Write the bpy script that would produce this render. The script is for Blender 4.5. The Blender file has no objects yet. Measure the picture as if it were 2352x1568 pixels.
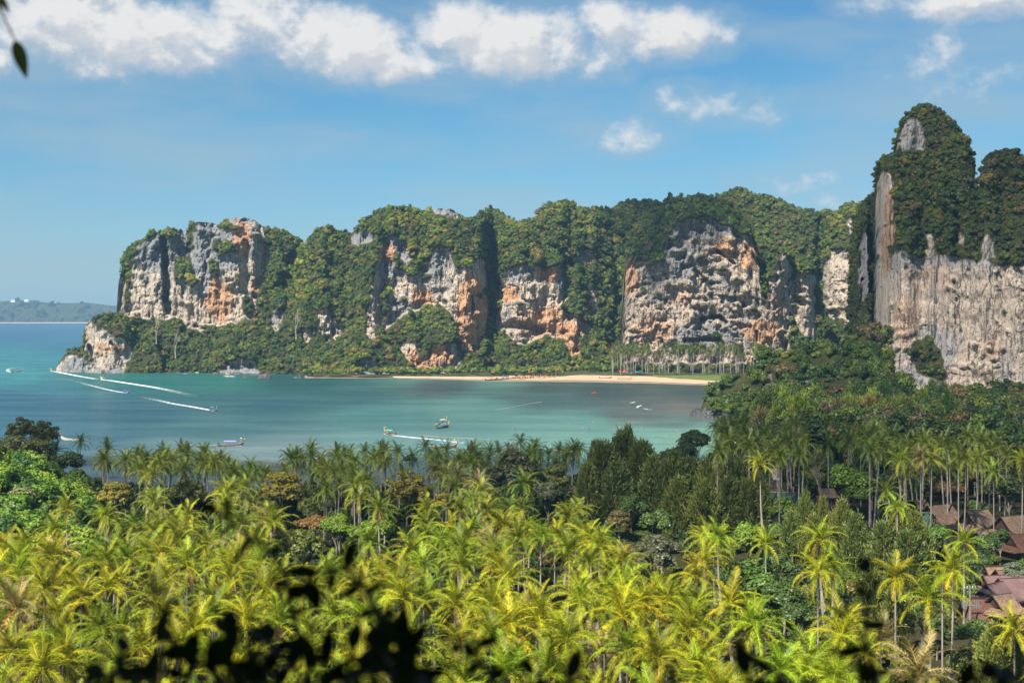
import bpy, bmesh, math, random
import numpy as np
from mathutils import Vector, Matrix

# ---------------------------------------------------------------- camera, world, sun
F = 3266.667; CX = 1176.0; HZ = 720.0; H = 55.0      # focal length, centre column, horizon row, eye height
sc = bpy.context.scene
C = sc.collection
cam_d = bpy.data.cameras.new('camera'); cam = bpy.data.objects.new('camera', cam_d); C.objects.link(cam)
cam.location = (0, 0, H); cam.rotation_euler = (math.radians(90), 0, 0)
cam_d.lens = 50; cam_d.sensor_width = 36; cam_d.shift_y = -64 / 2352.0
cam_d.clip_start = 0.1; cam_d.clip_end = 60000
cam_d.dof.use_dof = True; cam_d.dof.focus_distance = 420; cam_d.dof.aperture_fstop = 2.5
sc.camera = cam
sc.view_settings.view_transform = 'Standard'; sc.view_settings.look = 'None'
sc.view_settings.gamma = 1; sc.view_settings.exposure = 0.95; sc.view_settings.use_curve_mapping = False
sc.cycles.max_bounces = 6; sc.cycles.diffuse_bounces = 3; sc.cycles.glossy_bounces = 2
sc.cycles.transmission_bounces = 3; sc.cycles.transparent_max_bounces = 8; sc.cycles.volume_bounces = 0
sc.cycles.use_denoising = True
sc.cycles.use_adaptive_sampling = True

SUN_AZ = math.radians(214)     # compass bearing of the sun (0 = +Y, clockwise): behind the camera, to the left
SUN_EL = math.radians(48)
SDIR = Vector((math.sin(SUN_AZ) * math.cos(SUN_EL), math.cos(SUN_AZ) * math.cos(SUN_EL), math.sin(SUN_EL)))
sun_d = bpy.data.lights.new('sun', 'SUN'); sun_d.energy = 5.0; sun_d.angle = math.radians(0.6); sun_d.color = (1.0, 0.93, 0.82)
sun = bpy.data.objects.new('sun', sun_d); C.objects.link(sun)
sun.rotation_euler = SDIR.to_track_quat('Z', 'Y').to_euler(); sun.location = (0, 0, 3000)

def NT(tree):
    tree.nodes.clear()
    def n(t, **k):
        nd = tree.nodes.new(t)
        for a, b in k.items():
            if a.startswith('i_'):
                nd.inputs[a[2:].replace('_', ' ')].default_value = b
            else: setattr(nd, a, b)
        return nd
    def l(a, b): tree.links.new(a, b)
    return n, l

def mathn(n, l, op, a, b=None, c=None, clamp=False):
    m = n('ShaderNodeMath', operation=op, use_clamp=clamp)
    for i, v in enumerate((a, b, c)):
        if v is None: continue
        if isinstance(v, (int, float)): m.inputs[i].default_value = v
        else: l(v, m.inputs[i])
    return m.outputs[0]

def mixc(n, l, f, a, b, bt='MIX'):
    m = n('ShaderNodeMix', data_type='RGBA', blend_type=bt)
    for v, i in ((f, 0), (a, 6), (b, 7)):
        if isinstance(v, (int, float)): m.inputs[i].default_value = v
        elif isinstance(v, tuple): m.inputs[i].default_value = (*v, 1) if len(v) == 3 else v
        else: l(v, m.inputs[i])
    return m.outputs[2]

def rangen(n, l, v, a, b, c=0.0, d=1.0, smooth=True):
    m = n('ShaderNodeMapRange')
    if smooth: m.interpolation_type = 'SMOOTHSTEP'
    l(v, m.inputs[0])
    for i, q in enumerate((a, b, c, d)): m.inputs[i + 1].default_value = q
    return m.outputs[0]

world = bpy.data.worlds.new('World'); sc.world = world; world.use_nodes = True
n, l = NT(world.node_tree)
sky = n('ShaderNodeTexSky', sky_type='NISHITA', sun_disc=False, sun_elevation=SUN_EL, sun_rotation=SUN_AZ, altitude=0, air_density=1.0, dust_density=0.3, ozone_density=3.0)
bg1 = n('ShaderNodeBackground', i_Strength=0.052)
hs = n('ShaderNodeHueSaturation', i_Saturation=1.18, i_Value=1.0)
l(sky.outputs[0], hs.inputs['Color'])
skc = mixc(n, l, 1.0, hs.outputs[0], (0.61, .94, 1.03), 'MULTIPLY')

# clouds: direction -> azimuth / elevation plane (u = x/y, v = z/y in front), continued all around the sky
geo = n('ShaderNodeNewGeometry'); sep = n('ShaderNodeSeparateXYZ')
tc = n('ShaderNodeTexCoord'); l(tc.outputs['Generated'], sep.inputs[0])
az = mathn(n, l, 'ARCTAN2', sep.outputs[0], sep.outputs[1])
hyp = mathn(n, l, 'SQRT', mathn(n, l, 'ADD', mathn(n, l, 'MULTIPLY', sep.outputs[0], sep.outputs[0]), mathn(n, l, 'MULTIPLY', sep.outputs[1], sep.outputs[1])))
el = mathn(n, l, 'ARCTAN2', sep.outputs[2], hyp)
skc = mixc(n, l, rangen(n, l, el, 0.16, 0.0), skc, mixc(n, l, 1.0, skc, (1.02, .88, 1.06), 'MULTIPLY')); l(skc, bg1.inputs[0])
def cloud_density(du, dv):
    u = mathn(n, l, 'ADD', az, du); v = mathn(n, l, 'ADD', el, dv)
    cmb = n('ShaderNodeCombineXYZ'); l(u, cmb.inputs[0]); l(mathn(n, l, 'MULTIPLY', v, 1.25), cmb.inputs[1])
    nz = n('ShaderNodeTexNoise', noise_dimensions='3D', i_Scale=16.0, i_Detail=9.0, i_Roughness=0.56); l(cmb.outputs[0], nz.inputs['Vector'])
    vo = n('ShaderNodeTexVoronoi', feature='SMOOTH_F1', i_Scale=34.0, i_Smoothness=0.6, i_Detail=2.0); 
    wv = n('ShaderNodeVectorMath', operation='MULTIPLY_ADD'); l(nz.outputs['Color'], wv.inputs[0]); wv.inputs[1].default_value = (.05, .05, .05); l(cmb.outputs[0], wv.inputs[2])
    l(wv.outputs[0], vo.inputs['Vector'])
    base = None
    # cumulus masses: centre azimuth, elevation, half sizes (radians)
    D2A = 1 / 3266.667
    for (px, py, rx, ry, s) in ((150, 70, 260, 130, 1.05), (420, 95, 230, 95, 1.05), (590, 40, 150, 85, .95), (760, 100, 210, 90, 1.1), (870, 135, 160, 60, 1.0), (1050, 70, 120, 90, 1.0),
                             (1180, 100, 230, 92, 1.15), (1300, 100, 150, 85, .9), (1390, 60, 110, 60, .9), (1560, 85, 160, 60, .95), (1640, 90, 80, 45, .8), (2230, 30, 170, 55, 1.0), (2370, 30, 150, 60, .9),
                             (2010.0, 35.0, 52.08, 22.85, 0.2), (2180.0, 165.0, 88.54, 46.73, 0.19), (2260.0, 195.0, 114.58, 43.62, 0.19), (1640.0, 250.0, 93.75, 35.31, 0.23), (1700.0, 265.0, 62.5, 24.92, 0.19), (1440.0, 315.0, 62.5, 27.0, 0.18), (1545.0, 240.0, 26.04, 22.85, 0.16), (1820.0, 425.0, 72.92, 20.77, 0.18), (1950.0, 460.0, 72.92, 16.62, 0.16), (0, 170, 40, 40, .8),
                             (-500, 60, 400, 110, 1.0), (2900, 90, 320, 120, 1.0), (-1700, 0, 500, 160, 1.0), (-3600, 100, 700, 160, 1.0), (4300, 0, 600, 180, 1.), (6200, 60, 700, 160, 1.), (-6000, 20, 700, 170, 1.), (8600, -60, 700, 200, 1.), (-8600, -60, 600, 200, 1.)):
        a0 = (px - 1176) * D2A; e0 = (720 - py) * D2A
        if abs(px - 1176) < 1500: a0 = math.atan(a0); e0 = math.atan(e0)
        dx = mathn(n, l, 'MULTIPLY', mathn(n, l, 'SUBTRACT', u, a0), 1 / (rx * D2A))
        dy0 = mathn(n, l, 'MULTIPLY', mathn(n, l, 'SUBTRACT', v, e0), 1 / (ry * D2A))
        dy = mathn(n, l, 'MULTIPLY', dy0, 1.0)
        r2 = mathn(n, l, 'ADD', mathn(n, l, 'MULTIPLY', dx, dx), mathn(n, l, 'MULTIPLY', dy, dy))
        m = mathn(n, l, 'MULTIPLY', mathn(n, l, 'SUBTRACT', 1.0, r2), s)
        base = m if base is None else mathn(n, l, 'MAXIMUM', base, m)
    # overhead cloud field above the frame (same kind of cumulus)
    zz = mathn(n, l, 'MAXIMUM', sep.outputs[2], 0.05)
    pc = n('ShaderNodeCombineXYZ'); l(mathn(n, l, 'DIVIDE', sep.outputs[0], zz), pc.inputs[0]); l(mathn(n, l, 'DIVIDE', sep.outputs[1], zz), pc.inputs[1])
    nf = n('ShaderNodeTexNoise', noise_dimensions='3D', i_Scale=1.1, i_Detail=5.0, i_Roughness=.55); l(pc.outputs[0], nf.inputs['Vector'])
    hi = mathn(n, l, 'MULTIPLY', rangen(n, l, el, 0.24, 0.42), mathn(n, l, 'MULTIPLY', mathn(n, l, 'SUBTRACT', nf.outputs[0], 0.64), 6.0))
    base = mathn(n, l, 'MAXIMUM', base, mathn(n, l, 'SUBTRACT', mathn(n, l, 'MAXIMUM', hi, -1.0), rangen(n, l, el, 0.42, 0.24, 0, 2.0)))
    base = mathn(n, l, 'MAXIMUM', base, -2.0)
    d = mathn(n, l, 'ADD', base, mathn(n, l, 'MULTIPLY', mathn(n, l, 'SUBTRACT', nz.outputs[0], 0.44), 2.5))
    nf2 = n('ShaderNodeTexNoise', i_Scale=62.0, i_Detail=5.0, i_Roughness=0.6); l(cmb.outputs[0], nf2.inputs['Vector'])
    d = mathn(n, l, 'ADD', d, mathn(n, l, 'MULTIPLY', mathn(n, l, 'SUBTRACT', nf2.outputs[0], 0.42), 1.3))
    d = mathn(n, l, 'ADD', d, mathn(n, l, 'MULTIPLY', mathn(n, l, 'SUBTRACT', 0.45, vo.outputs['Distance']), 0.55))
    return d, nz.outputs[0]
d0, nz0 = cloud_density(0, 0)
d1, _ = cloud_density(-0.006, 0.011)
alpha = mathn(n, l, 'MULTIPLY', rangen(n, l, d0, -0.10, 1.0), .95)
shade = mathn(n, l, 'SUBTRACT', d0, d1)
lit = rangen(n, l, shade, -0.32, 0.30)
thick = rangen(n, l, d0, 0.3, 1.6)
ccol = mixc(n, l, lit, (0.66, 0.70, 0.76), (0.99, 0.975, 0.96))
ccol = mixc(n, l, mathn(n, l, 'MULTIPLY', thick, 0.35), ccol, (0.92, 0.90, 0.885))
# thin veil
cmb = n('ShaderNodeCombineXYZ'); l(mathn(n, l, 'MULTIPLY', az, 1.0), cmb.inputs[0]); l(mathn(n, l, 'MULTIPLY', el, 4.5), cmb.inputs[1])
vz = n('ShaderNodeTexNoise', i_Scale=5.0, i_Detail=6.0, i_Roughness=.5); l(cmb.outputs[0], vz.inputs['Vector'])
veil = mathn(n, l, 'MULTIPLY', rangen(n, l, vz.outputs[0], 0.38, 0.66), 0.50)
near_clouds = rangen(n, l, d0, -1.3, 0.25, 0, 0.40)
veil = mathn(n, l, 'MAXIMUM', veil, near_clouds)
veil = mathn(n, l, 'MULTIPLY', veil, rangen(n, l, el, 0.0, 0.09, 0.35, 1.0))
bg2 = n('ShaderNodeBackground', i_Strength=0.46); l(ccol, bg2.inputs[0])
bgv = n('ShaderNodeBackground', i_Strength=0.34); bgv.inputs[0].default_value = (0.62, 0.80, 0.92, 1)
mx0 = n('ShaderNodeMixShader'); l(veil, mx0.inputs[0]); l(bg1.outputs[0], mx0.inputs[1]); l(bgv.outputs[0], mx0.inputs[2])
mx = n('ShaderNodeMixShader'); l(alpha, mx.inputs[0]); l(mx0.outputs[0], mx.inputs[1]); l(bg2.outputs[0], mx.inputs[2])
wo = n('ShaderNodeOutputWorld'); l(mx.outputs[0], wo.inputs[0])
world.cycles.sampling_method = 'MANUAL'; world.cycles.sample_map_resolution = 512

# ---------------------------------------------------------------- helpers
rng = np.random.default_rng(7); R = random.Random(5)

def at(px, py, d): return Vector(((px - CX) / F * d, d, H - (py - HZ) / F * d))
def px_of(x, y, z): return CX + x / y * F, HZ + (H - z) / y * F

def _h(ix, iy, iz, seed):
    a = (ix.astype(np.uint32) * np.uint32(374761393) + iy.astype(np.uint32) * np.uint32(668265263) + iz.astype(np.uint32) * np.uint32(2147483647) + np.uint32(seed * 974711 % 4294967296))
    a = (a ^ (a >> np.uint32(13))) * np.uint32(1274126177)
    a = (a ^ (a >> np.uint32(16))) * np.uint32(2246822519)
    return ((a ^ (a >> np.uint32(15))) & np.uint32(0xffffff)).astype(np.float64) / 16777215.0
def vn(x, y, z=0.0, seed=0):
    x = np.asarray(x, float); y = np.asarray(y, float); z = np.broadcast_to(np.asarray(z, float), np.broadcast(x, y, z).shape)
    x, y = np.broadcast_to(x, z.shape), np.broadcast_to(y, z.shape)
    fx, fy, fz = np.floor(x), np.floor(y), np.floor(z)
    ix, iy, iz = [q.astype(np.int64) for q in (fx, fy, fz)]
    tx, ty, tz = x - fx, y - fy, z - fz
    tx, ty, tz = [t * t * t * (t * (t * 6 - 15) + 10) for t in (tx, ty, tz)]
    r = 0
    for a in (0, 1):
        for b in (0, 1):
            for c in (0, 1):
                w = (tx if a else 1 - tx) * (ty if b else 1 - ty) * (tz if c else 1 - tz)
                r = r + w * _h(ix + a, iy + b, iz + c, seed)
    return r
def fbm(x, y, z=0.0, o=4, seed=0, g=0.5):
    s = 0; a = 1; t = 0
    for i in range(o):
        s = s + a * vn(np.asarray(x) * 2.03 ** i, np.asarray(y) * 2.03 ** i, np.asarray(z) * 2.03 ** i, seed + i * 17); t += a; a *= g
    return s / t
def ridged(x, y, z=0.0, o=4, seed=0):
    s = 0; a = 1; t = 0
    for i in range(o):
        s = s + a * (1 - np.abs(2 * vn(x * 2.1 ** i, y * 2.1 ** i, z, seed + i * 31) - 1)); t += a; a *= .5
    return s / t
def sstep(x, a, b):
    t = np.clip((x - a) / (b - a), 0, 1); return t * t * (3 - 2 * t)

def tag(o, label=None, cat=None, group=None, kind=None):
    if label: o['label'] = label
    if cat: o['category'] = cat
    if group: o['group'] = group
    if kind: o['kind'] = kind
    return o
def mesh_np(name, V, Fc, mat=None, smooth=False, attrs=None, mat_idx=None):
    """V (n,3), Fc: (m,k) array or list of such arrays with the same or different k"""
    me = bpy.data.meshes.new(name)
    V = np.asarray(V, np.float32); me.vertices.add(len(V)); me.vertices.foreach_set('co', V.ravel())
    Fs = [np.asarray(f, np.int32) for f in (Fc if isinstance(Fc, list) else [Fc]) if len(f)]
    loops = np.concatenate([f.ravel() for f in Fs]); tot = np.concatenate([np.full(len(f), f.shape[1], np.int32) for f in Fs])
    st = np.concatenate([[0], np.cumsum(tot)[:-1]]).astype(np.int32)
    me.loops.add(len(loops)); me.loops.foreach_set('vertex_index', loops)
    me.polygons.add(len(tot)); me.polygons.foreach_set('loop_start', st); me.polygons.foreach_set('loop_total', tot)
    me.polygons.foreach_set('use_smooth', np.full(len(tot), smooth, bool))
    if mat_idx is not None: me.polygons.foreach_set('material_index', np.asarray(mat_idx, np.int32))
    for k, (ty, dom, dat) in (attrs or {}).items():
        a = me.attributes.new(k, ty, dom)
        dat = np.asarray(dat, np.float32)
        a.data.foreach_set({'FLOAT': 'value', 'FLOAT_COLOR': 'color', 'FLOAT_VECTOR': 'vector'}[ty], dat.ravel())
    me.update(calc_edges=True)
    for m in (mat if isinstance(mat, (list, tuple)) else [mat]):
        if m: me.materials.append(m)
    return me
def link(name, me, parent=None):
    o = bpy.data.objects.new(name, me); C.objects.link(o)
    if parent: o.parent = parent
    return o
def empty(name, loc, label=None, cat=None, group=None, rz=0, kind=None):
    o = bpy.data.objects.new(name, None); C.objects.link(o); o.location = loc; o.rotation_euler = (0, 0, rz); o.empty_display_size = .2
    return tag(o, label, cat, group, kind)

class MB:
    """collects simple shapes in one mesh"""
    def __init__(s): s.v = []; s.f = []
    def add(s, V, Fc):
        b = len(s.v); s.v += [tuple(p) for p in V]; s.f += [tuple(i + b for i in f) for f in Fc]; return s
    def box(s, c, d, m=None):
        x, y, z = [q / 2 for q in d]
        V = [Vector((a * x, b * y, e * z)) for a in (-1, 1) for b in (-1, 1) for e in (-1, 1)]
        if m: V = [m @ v for v in V]
        V = [v + Vector(c) for v in V]
        return s.add(V, [(0, 1, 3, 2), (4, 6, 7, 5), (0, 4, 5, 1), (2, 3, 7, 6), (0, 2, 6, 4), (1, 5, 7, 3)])
    def tube(s, pts, rad, k=6, cap=True):
        pts = [Vector(p) for p in pts]; n_ = len(pts)
        if isinstance(rad, (int, float)): rad = [rad] * n_
        V = []; Fc = []
        for i, p in enumerate(pts):
            t = (pts[min(i + 1, n_ - 1)] - pts[max(i - 1, 0)])
            if t.length < 1e-9: t = Vector((0, 0, 1))
            t.normalize()
            a = t.cross(Vector((0, 1, 0.13)) if abs(t.y) < .9 else Vector((1, 0, 0))).normalized(); b = t.cross(a)
            for j in range(k):
                an = 2 * math.pi * j / k; V.append(p + (a * math.cos(an) + b * math.sin(an)) * rad[i])
        for i in range(n_ - 1):
            for j in range(k):
                Fc.append((i * k + j, i * k + (j + 1) % k, (i + 1) * k + (j + 1) % k, (i + 1) * k + j))
        if cap: Fc.append(tuple(range(k))[::-1]); Fc.append(tuple((n_ - 1) * k + j for j in range(k)))
        return s.add(V, Fc)
    def ball(s, c, r, k=8, m=5, sq=(1, 1, 1)):
        V = [(c[0], c[1], c[2] + r * sq[2])]; Fc = []
        for i in range(1, m):
            th = math.pi * i / m
            for j in range(k):
                an = 2 * math.pi * j / k; V.append((c[0] + r * sq[0] * math.sin(th) * math.cos(an), c[1] + r * sq[1] * math.sin(th) * math.sin(an), c[2] + r * sq[2] * math.cos(th)))
        V.append((c[0], c[1], c[2] - r * sq[2]))
        for j in range(k): Fc.append((0, 1 + j, 1 + (j + 1) % k)); Fc.append((len(V) - 1, 1 + (m - 2) * k + (j + 1) % k, 1 + (m - 2) * k + j))
        for i in range(m - 2):
            for j in range(k): Fc.append((1 + i * k + j, 1 + (i + 1) * k + j, 1 + (i + 1) * k + (j + 1) % k, 1 + i * k + (j + 1) % k))
        return s.add(V, Fc)
    def mesh(s, name, mat, smooth=False):
        me = bpy.data.meshes.new(name); me.from_pydata(s.v, [], s.f)
        if smooth: me.polygons.foreach_set('use_smooth', [True] * len(s.f))
        me.update()
        if mat: me.materials.append(mat)
        return me
    def build(s, name, mat, parent=None, smooth=False): return link(name, s.mesh(name, mat, smooth), parent)

def inpoly(x, y, poly):
    c = np.zeros(np.broadcast(x, y).shape, bool); j = len(poly) - 1
    for i in range(len(poly)):
        xi, yi = poly[i]; xj, yj = poly[j]
        if yi != yj: c ^= ((yi > y) != (yj > y)) & (x < (xj - xi) * (y - yi) / (yj - yi) + xi)
        j = i
    return c

# ---------------------------------------------------------------- materials
def M(name):
    m = bpy.data.materials.new(name); m.use_nodes = True
    n, l = NT(m.node_tree); out = n('ShaderNodeOutputMaterial'); return m, n, l, out
def simple(name, col, rough=.7, spec=.3, var=.25, scale=3.0, metal=0.0, bump=0.0):
    m, n, l, out = M(name)
    b = n('ShaderNodeBsdfPrincipled'); b.inputs['Roughness'].default_value = rough; b.inputs['Specular IOR Level'].default_value = spec; b.inputs['Metallic'].default_value = metal
    nz = n('ShaderNodeTexNoise', i_Scale=scale, i_Detail=5.0); tcx = n('ShaderNodeTexCoord'); l(tcx.outputs['Object'], nz.inputs['Vector'])
    c = mixc(n, l, rangen(n, l, nz.outputs[0], .3, .7), tuple(q * (1 - var) for q in col), tuple(min(1, q * (1 + var)) for q in col))
    l(c, b.inputs['Base Color'])
    if bump:
        bp = n('ShaderNodeBump', i_Strength=bump, i_Distance=.05); l(nz.outputs[0], bp.inputs['Height']); l(bp.outputs[0], b.inputs['Normal'])
    l(b.outputs[0], out.inputs[0]); return m

def leaf_mat(name, src, gloss=.04, trans=.3, tcol=(1.0, 1.0, .45)):
    """src: 'object' takes obj.color, 'instancer' takes the point attribute tint; the mesh attribute v varies leaf by leaf"""
    m, n, l, out = M(name)
    if src == 'object': c = n('ShaderNodeObjectInfo').outputs['Color']
    else: c = n('ShaderNodeAttribute', attribute_type='INSTANCER', attribute_name='tint').outputs['Color']
    v = n('ShaderNodeAttribute', attribute_name='v').outputs['Color']
    col = mixc(n, l, 1.0, c, v, 'MULTIPLY')
    df = n('ShaderNodeBsdfDiffuse'); l(col, df.inputs[0])
    tr = n('ShaderNodeBsdfTranslucent'); l(mixc(n, l, 1.0, col, tcol, 'MULTIPLY'), tr.inputs[0])
    mx = n('ShaderNodeMixShader', i_Fac=trans); l(df.outputs[0], mx.inputs[1]); l(tr.outputs[0], mx.inputs[2])
    gl = n('ShaderNodeBsdfGlossy', i_Roughness=.5); gl.inputs[0].default_value = (.9, .95, .85, 1)
    m2 = n('ShaderNodeMixShader', i_Fac=gloss); l(mx.outputs[0], m2.inputs[1]); l(gl.outputs[0], m2.inputs[2])
    l(m2.outputs[0], out.inputs[0]); return m
M_leaf = leaf_mat('broad_leaf', 'object'); M_leaf_i = leaf_mat('forest_leaf', 'instancer', .03, .25)
M_frond = leaf_mat('palm_frond', 'object', .02, .09, (1.1, 1.0, .3)); M_frond_i = leaf_mat('grove_frond', 'instancer', .04, .3, (1.1, 1.0, .3))
M_bark = simple('pale_bark', (.27, .23, .19), .9, .1, .35, 1.5); M_trunk = simple('palm_trunk', (.30, .26, .23), .9, .1, .3, 1.3)
M_bare = simple('bare_wood', (.36, .30, .26), .9, .1, .2, 2)

def rock_mat(name, light, grey, dark, orange, zs=.10, sc_=1.0):
    m, n, l, out = M(name)
    g = n('ShaderNodeNewGeometry')
    def mp(sx, sz):
        q = n('ShaderNodeVectorMath', operation='MULTIPLY'); l(g.outputs['Position'], q.inputs[0]); q.inputs[1].default_value = (sx, sx, sz); return q.outputs[0]
    ns = n('ShaderNodeTexNoise', i_Scale=.38 * sc_, i_Detail=7.0, i_Roughness=.65, i_Distortion=.4); l(mp(1, zs), ns.inputs['Vector'])        # drip streaks
    nl = n('ShaderNodeTexNoise', i_Scale=.035, i_Detail=5.0, i_Roughness=.6); l(mp(1, .6), nl.inputs['Vector'])              # large patches
    nd = n('ShaderNodeTexNoise', i_Scale=.45, i_Detail=8.0, i_Roughness=.7); l(mp(1, .8), nd.inputs['Vector'])
    nb = n('ShaderNodeTexNoise', i_Scale=1.3 * sc_, i_Detail=3.0, i_Roughness=.6); l(mp(1, zs * .5), nb.inputs['Vector'])
    at_ = n('ShaderNodeAttribute', attribute_name='mask'); s3 = n('ShaderNodeSeparateColor'); l(at_.outputs['Color'], s3.inputs[0])
    rockm, org, gry = s3.outputs[0], s3.outputs[1], s3.outputs[2]
    c = mixc(n, l, rangen(n, l, nd.outputs[0], .35, .65), light, tuple(q * .72 for q in light))
    gm = mathn(n, l, 'ADD', mathn(n, l, 'MULTIPLY', mathn(n, l, 'SUBTRACT', gry, .5), 1.0), mathn(n, l, 'ADD', mathn(n, l, 'MULTIPLY', nl.outputs[0], .9), mathn(n, l, 'MULTIPLY', ns.outputs[0], .65)))
    c = mixc(n, l, rangen(n, l, gm, .74, .92), c, grey)
    om = mathn(n, l, 'ADD', mathn(n, l, 'MULTIPLY', org, 1.0), mathn(n, l, 'MULTIPLY', nd.outputs[0], 1.1))
    om = mathn(n, l, 'ADD', om, mathn(n, l, 'MULTIPLY', nb.outputs[0], .3))
    c = mixc(n, l, mathn(n, l, 'MULTIPLY', rangen(n, l, om, .84, 1.4), .75), c, orange)
    c = mixc(n, l, rangen(n, l, ns.outputs[0], .53, .63, 0, .85), c, dark)
    c = mixc(n, l, rangen(n, l, nb.outputs[0], .58, .66, 0, .75), c, (.055, .055, .06))
    c = mixc(n, l, mathn(n, l, 'MULTIPLY', rangen(n, l, ns.outputs[0], .40, .30), .55), c, (.66, .62, .57))
    nk = n('ShaderNodeTexNoise', i_Scale=.16 * sc_, i_Detail=5.0, i_Roughness=.6, i_Distortion=.8); l(mp(1, .32), nk.inputs['Vector'])
    crk = rangen(n, l, mathn(n, l, 'ABSOLUTE', mathn(n, l, 'SUBTRACT', nk.outputs[0], .5)), .004, .022, .8, 0)
    c = mixc(n, l, crk, c, (.05, .048, .048))
    soil = mixc(n, l, rangen(n, l, nd.outputs[0], .4, .6), (.035, .048, .018), (.075, .07, .03))
    c = mixc(n, l, rangen(n, l, rockm, .3, .7), soil, c)
    b = n('ShaderNodeBsdfDiffuse', i_Roughness=.6); l(c, b.inputs[0])
    hh = mathn(n, l, 'ADD', mathn(n, l, 'MULTIPLY', ns.outputs[0], 1.2), mathn(n, l, 'MULTIPLY', nd.outputs[0], 1.6))
    bp = n('ShaderNodeBump', i_Strength=.9, i_Distance=1.6); l(hh, bp.inputs['Height']); l(bp.outputs[0], b.inputs['Normal'])
    l(b.outputs[0], out.inputs[0]); return m
M_rock = rock_mat('limestone', (.60, .50, .39), (.28, .275, .275), (.085, .085, .09), (.56, .28, .12))
M_rock_cave = rock_mat('cave_limestone', (.55, .44, .34), (.27, .255, .245), (.10, .095, .095), (.52, .28, .14))
M_rock_dark = rock_mat('dark_limestone', (.26, .23, .20), (.13, .13, .13), (.06, .06, .062), (.3, .18, .1), .3)
M_rock_tower = rock_mat('streaked_limestone', (.60, .49, .39), (.36, .33, .31), (.055, .055, .06), (.46, .24, .12), .022, 1.0)

# ---------------------------------------------------------------- plant meshes
def quads_from(P, Nn, size, asp=.6, rngl=rng):
    """leaf quads at P facing Nn"""
    k = len(P); up = rngl.normal(size=(k, 3)); t = np.cross(Nn, up); t /= np.linalg.norm(t, axis=1)[:, None] + 1e-9
    b = np.cross(Nn, t); s = (np.asarray(size) * rngl.uniform(.65, 1.35, k))[:, None]
    V = np.stack([P - t * s, P - b * s * asp, P + t * s, P + b * s * asp], 1).reshape(-1, 3)
    return V, np.arange(4 * k).reshape(k, 4)
def crown_mesh(name, seed, lobes=12, leaves=1500, leaf=.06, flat=.75, mat=None, lob=(.34, .5), spread=.62, core=True, up=.35, holes=0):
    r = np.random.default_rng(seed); Ps = []; Ns = []; V = []; Fq = []; nb = 0
    cen = r.normal(size=(lobes, 3)); cen /= np.linalg.norm(cen, axis=1)[:, None]; cen *= (r.uniform(.25, 1, lobes) ** .5)[:, None] * spread
    cen[:, 2] = np.abs(cen[:, 2]) * flat * 1.3 + flat * .18; rad = r.uniform(*lob, lobes)
    per = leaves // lobes
    for c, q in zip(cen, rad):
        d = r.normal(size=(per, 3)); d /= np.linalg.norm(d, axis=1)[:, None]; d[:, 2] = np.where(d[:, 2] < -.35, -d[:, 2], d[:, 2])
        lump = 1 + .22 * (vn(d[:, 0] * 3 + c[0] * 9, d[:, 1] * 3 + c[1] * 9, d[:, 2] * 3, seed) - .5) * 2
        p = c + d * (q * lump * r.uniform(.82, 1.04, per))[:, None] * np.array([1, 1, .8])
        nn = d + r.normal(size=(per, 3)) * .45 + np.array([0, 0, up]); nn /= np.linalg.norm(nn, axis=1)[:, None]
        Ps.append(p); Ns.append(nn)
    P = np.concatenate(Ps); N_ = np.concatenate(Ns)
    Vq, Fq = quads_from(P, N_, leaf, .62, r)
    v = np.repeat(r.uniform(.62, 1.3, len(P))[:, None], 4, 0); warm = np.repeat(r.uniform(-.12, .16, len(P))[:, None], 4, 0)
    col = np.concatenate([v * (1 + warm), v, v * (1 - .5 * warm), np.ones_like(v)], 1)
    Fl = [Fq]
    if core:
        mb = MB()
        for c, q in zip(cen, rad): mb.ball(c, q * .72, 7, 5, (1, 1, .8))
        b = len(Vq); Vq = np.concatenate([Vq, np.array(mb.v)]); col = np.concatenate([col, np.tile([.8, .8, .8, 1], (len(mb.v), 1))])
        Fl += [np.array([[i + b for i in f] for f in mb.f if len(f) == 4]), np.array([[i + b for i in f] for f in mb.f if len(f) == 3])]
    return mesh_np(name, Vq, Fl, mat, False, {'v': ('FLOAT_COLOR', 'POINT', col)})
def casuarina_mesh(name, seed, mat, tufts=150, per=26):
    """feathery conical crown, unit radius, height 2.6"""
    r = np.random.default_rng(seed); V = []; nq = 0
    Ps = []
    for i in range(tufts):
        h = r.uniform(0, 1) ** .8; a = r.uniform(0, 6.283); rr = (1 - h ** 2.6) ** .7 * (.55 + .45 * min(1, h * 4 + .3)) * r.uniform(.5, 1.0) * (1 + .22 * math.sin(3 * a + seed + 4 * h)) + .03
        c = np.array([math.cos(a) * rr, math.sin(a) * rr, .15 + h * 2.4]); out = np.array([math.cos(a), math.sin(a), .5])
        k = per
        d = r.normal(size=(k, 3)) * .5 + out; d /= np.linalg.norm(d, axis=1)[:, None]
        base = c + r.normal(size=(k, 3)) * np.array([.09, .09, .10]); ln = r.uniform(.10, .20, k)[:, None]
        tip = base + d * ln + np.array([0, 0, 1]) * ln * r.uniform(-.3, .8, k)[:, None]
        s = np.cross(tip - base, r.normal(size=(k, 3))); s /= np.linalg.norm(s, axis=1)[:, None]; s *= .027
        Ps.append(np.stack([base - s, base + s, tip + s * .6, tip - s * .6], 1))
    Vq = np.concatenate(Ps).reshape(-1, 3); k = len(Vq) // 4
    v = np.repeat(r.uniform(.6, 1.35, k)[:, None], 4, 0); w = np.repeat(r.uniform(-.1, .2, k)[:, None], 4, 0)
    return mesh_np(name, Vq, np.arange(4 * k).reshape(k, 4), mat, False, {'v': ('FLOAT_COLOR', 'POINT', np.concatenate([v * (1 + w), v, v * (1 - w), np.ones_like(v)], 1))})
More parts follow.
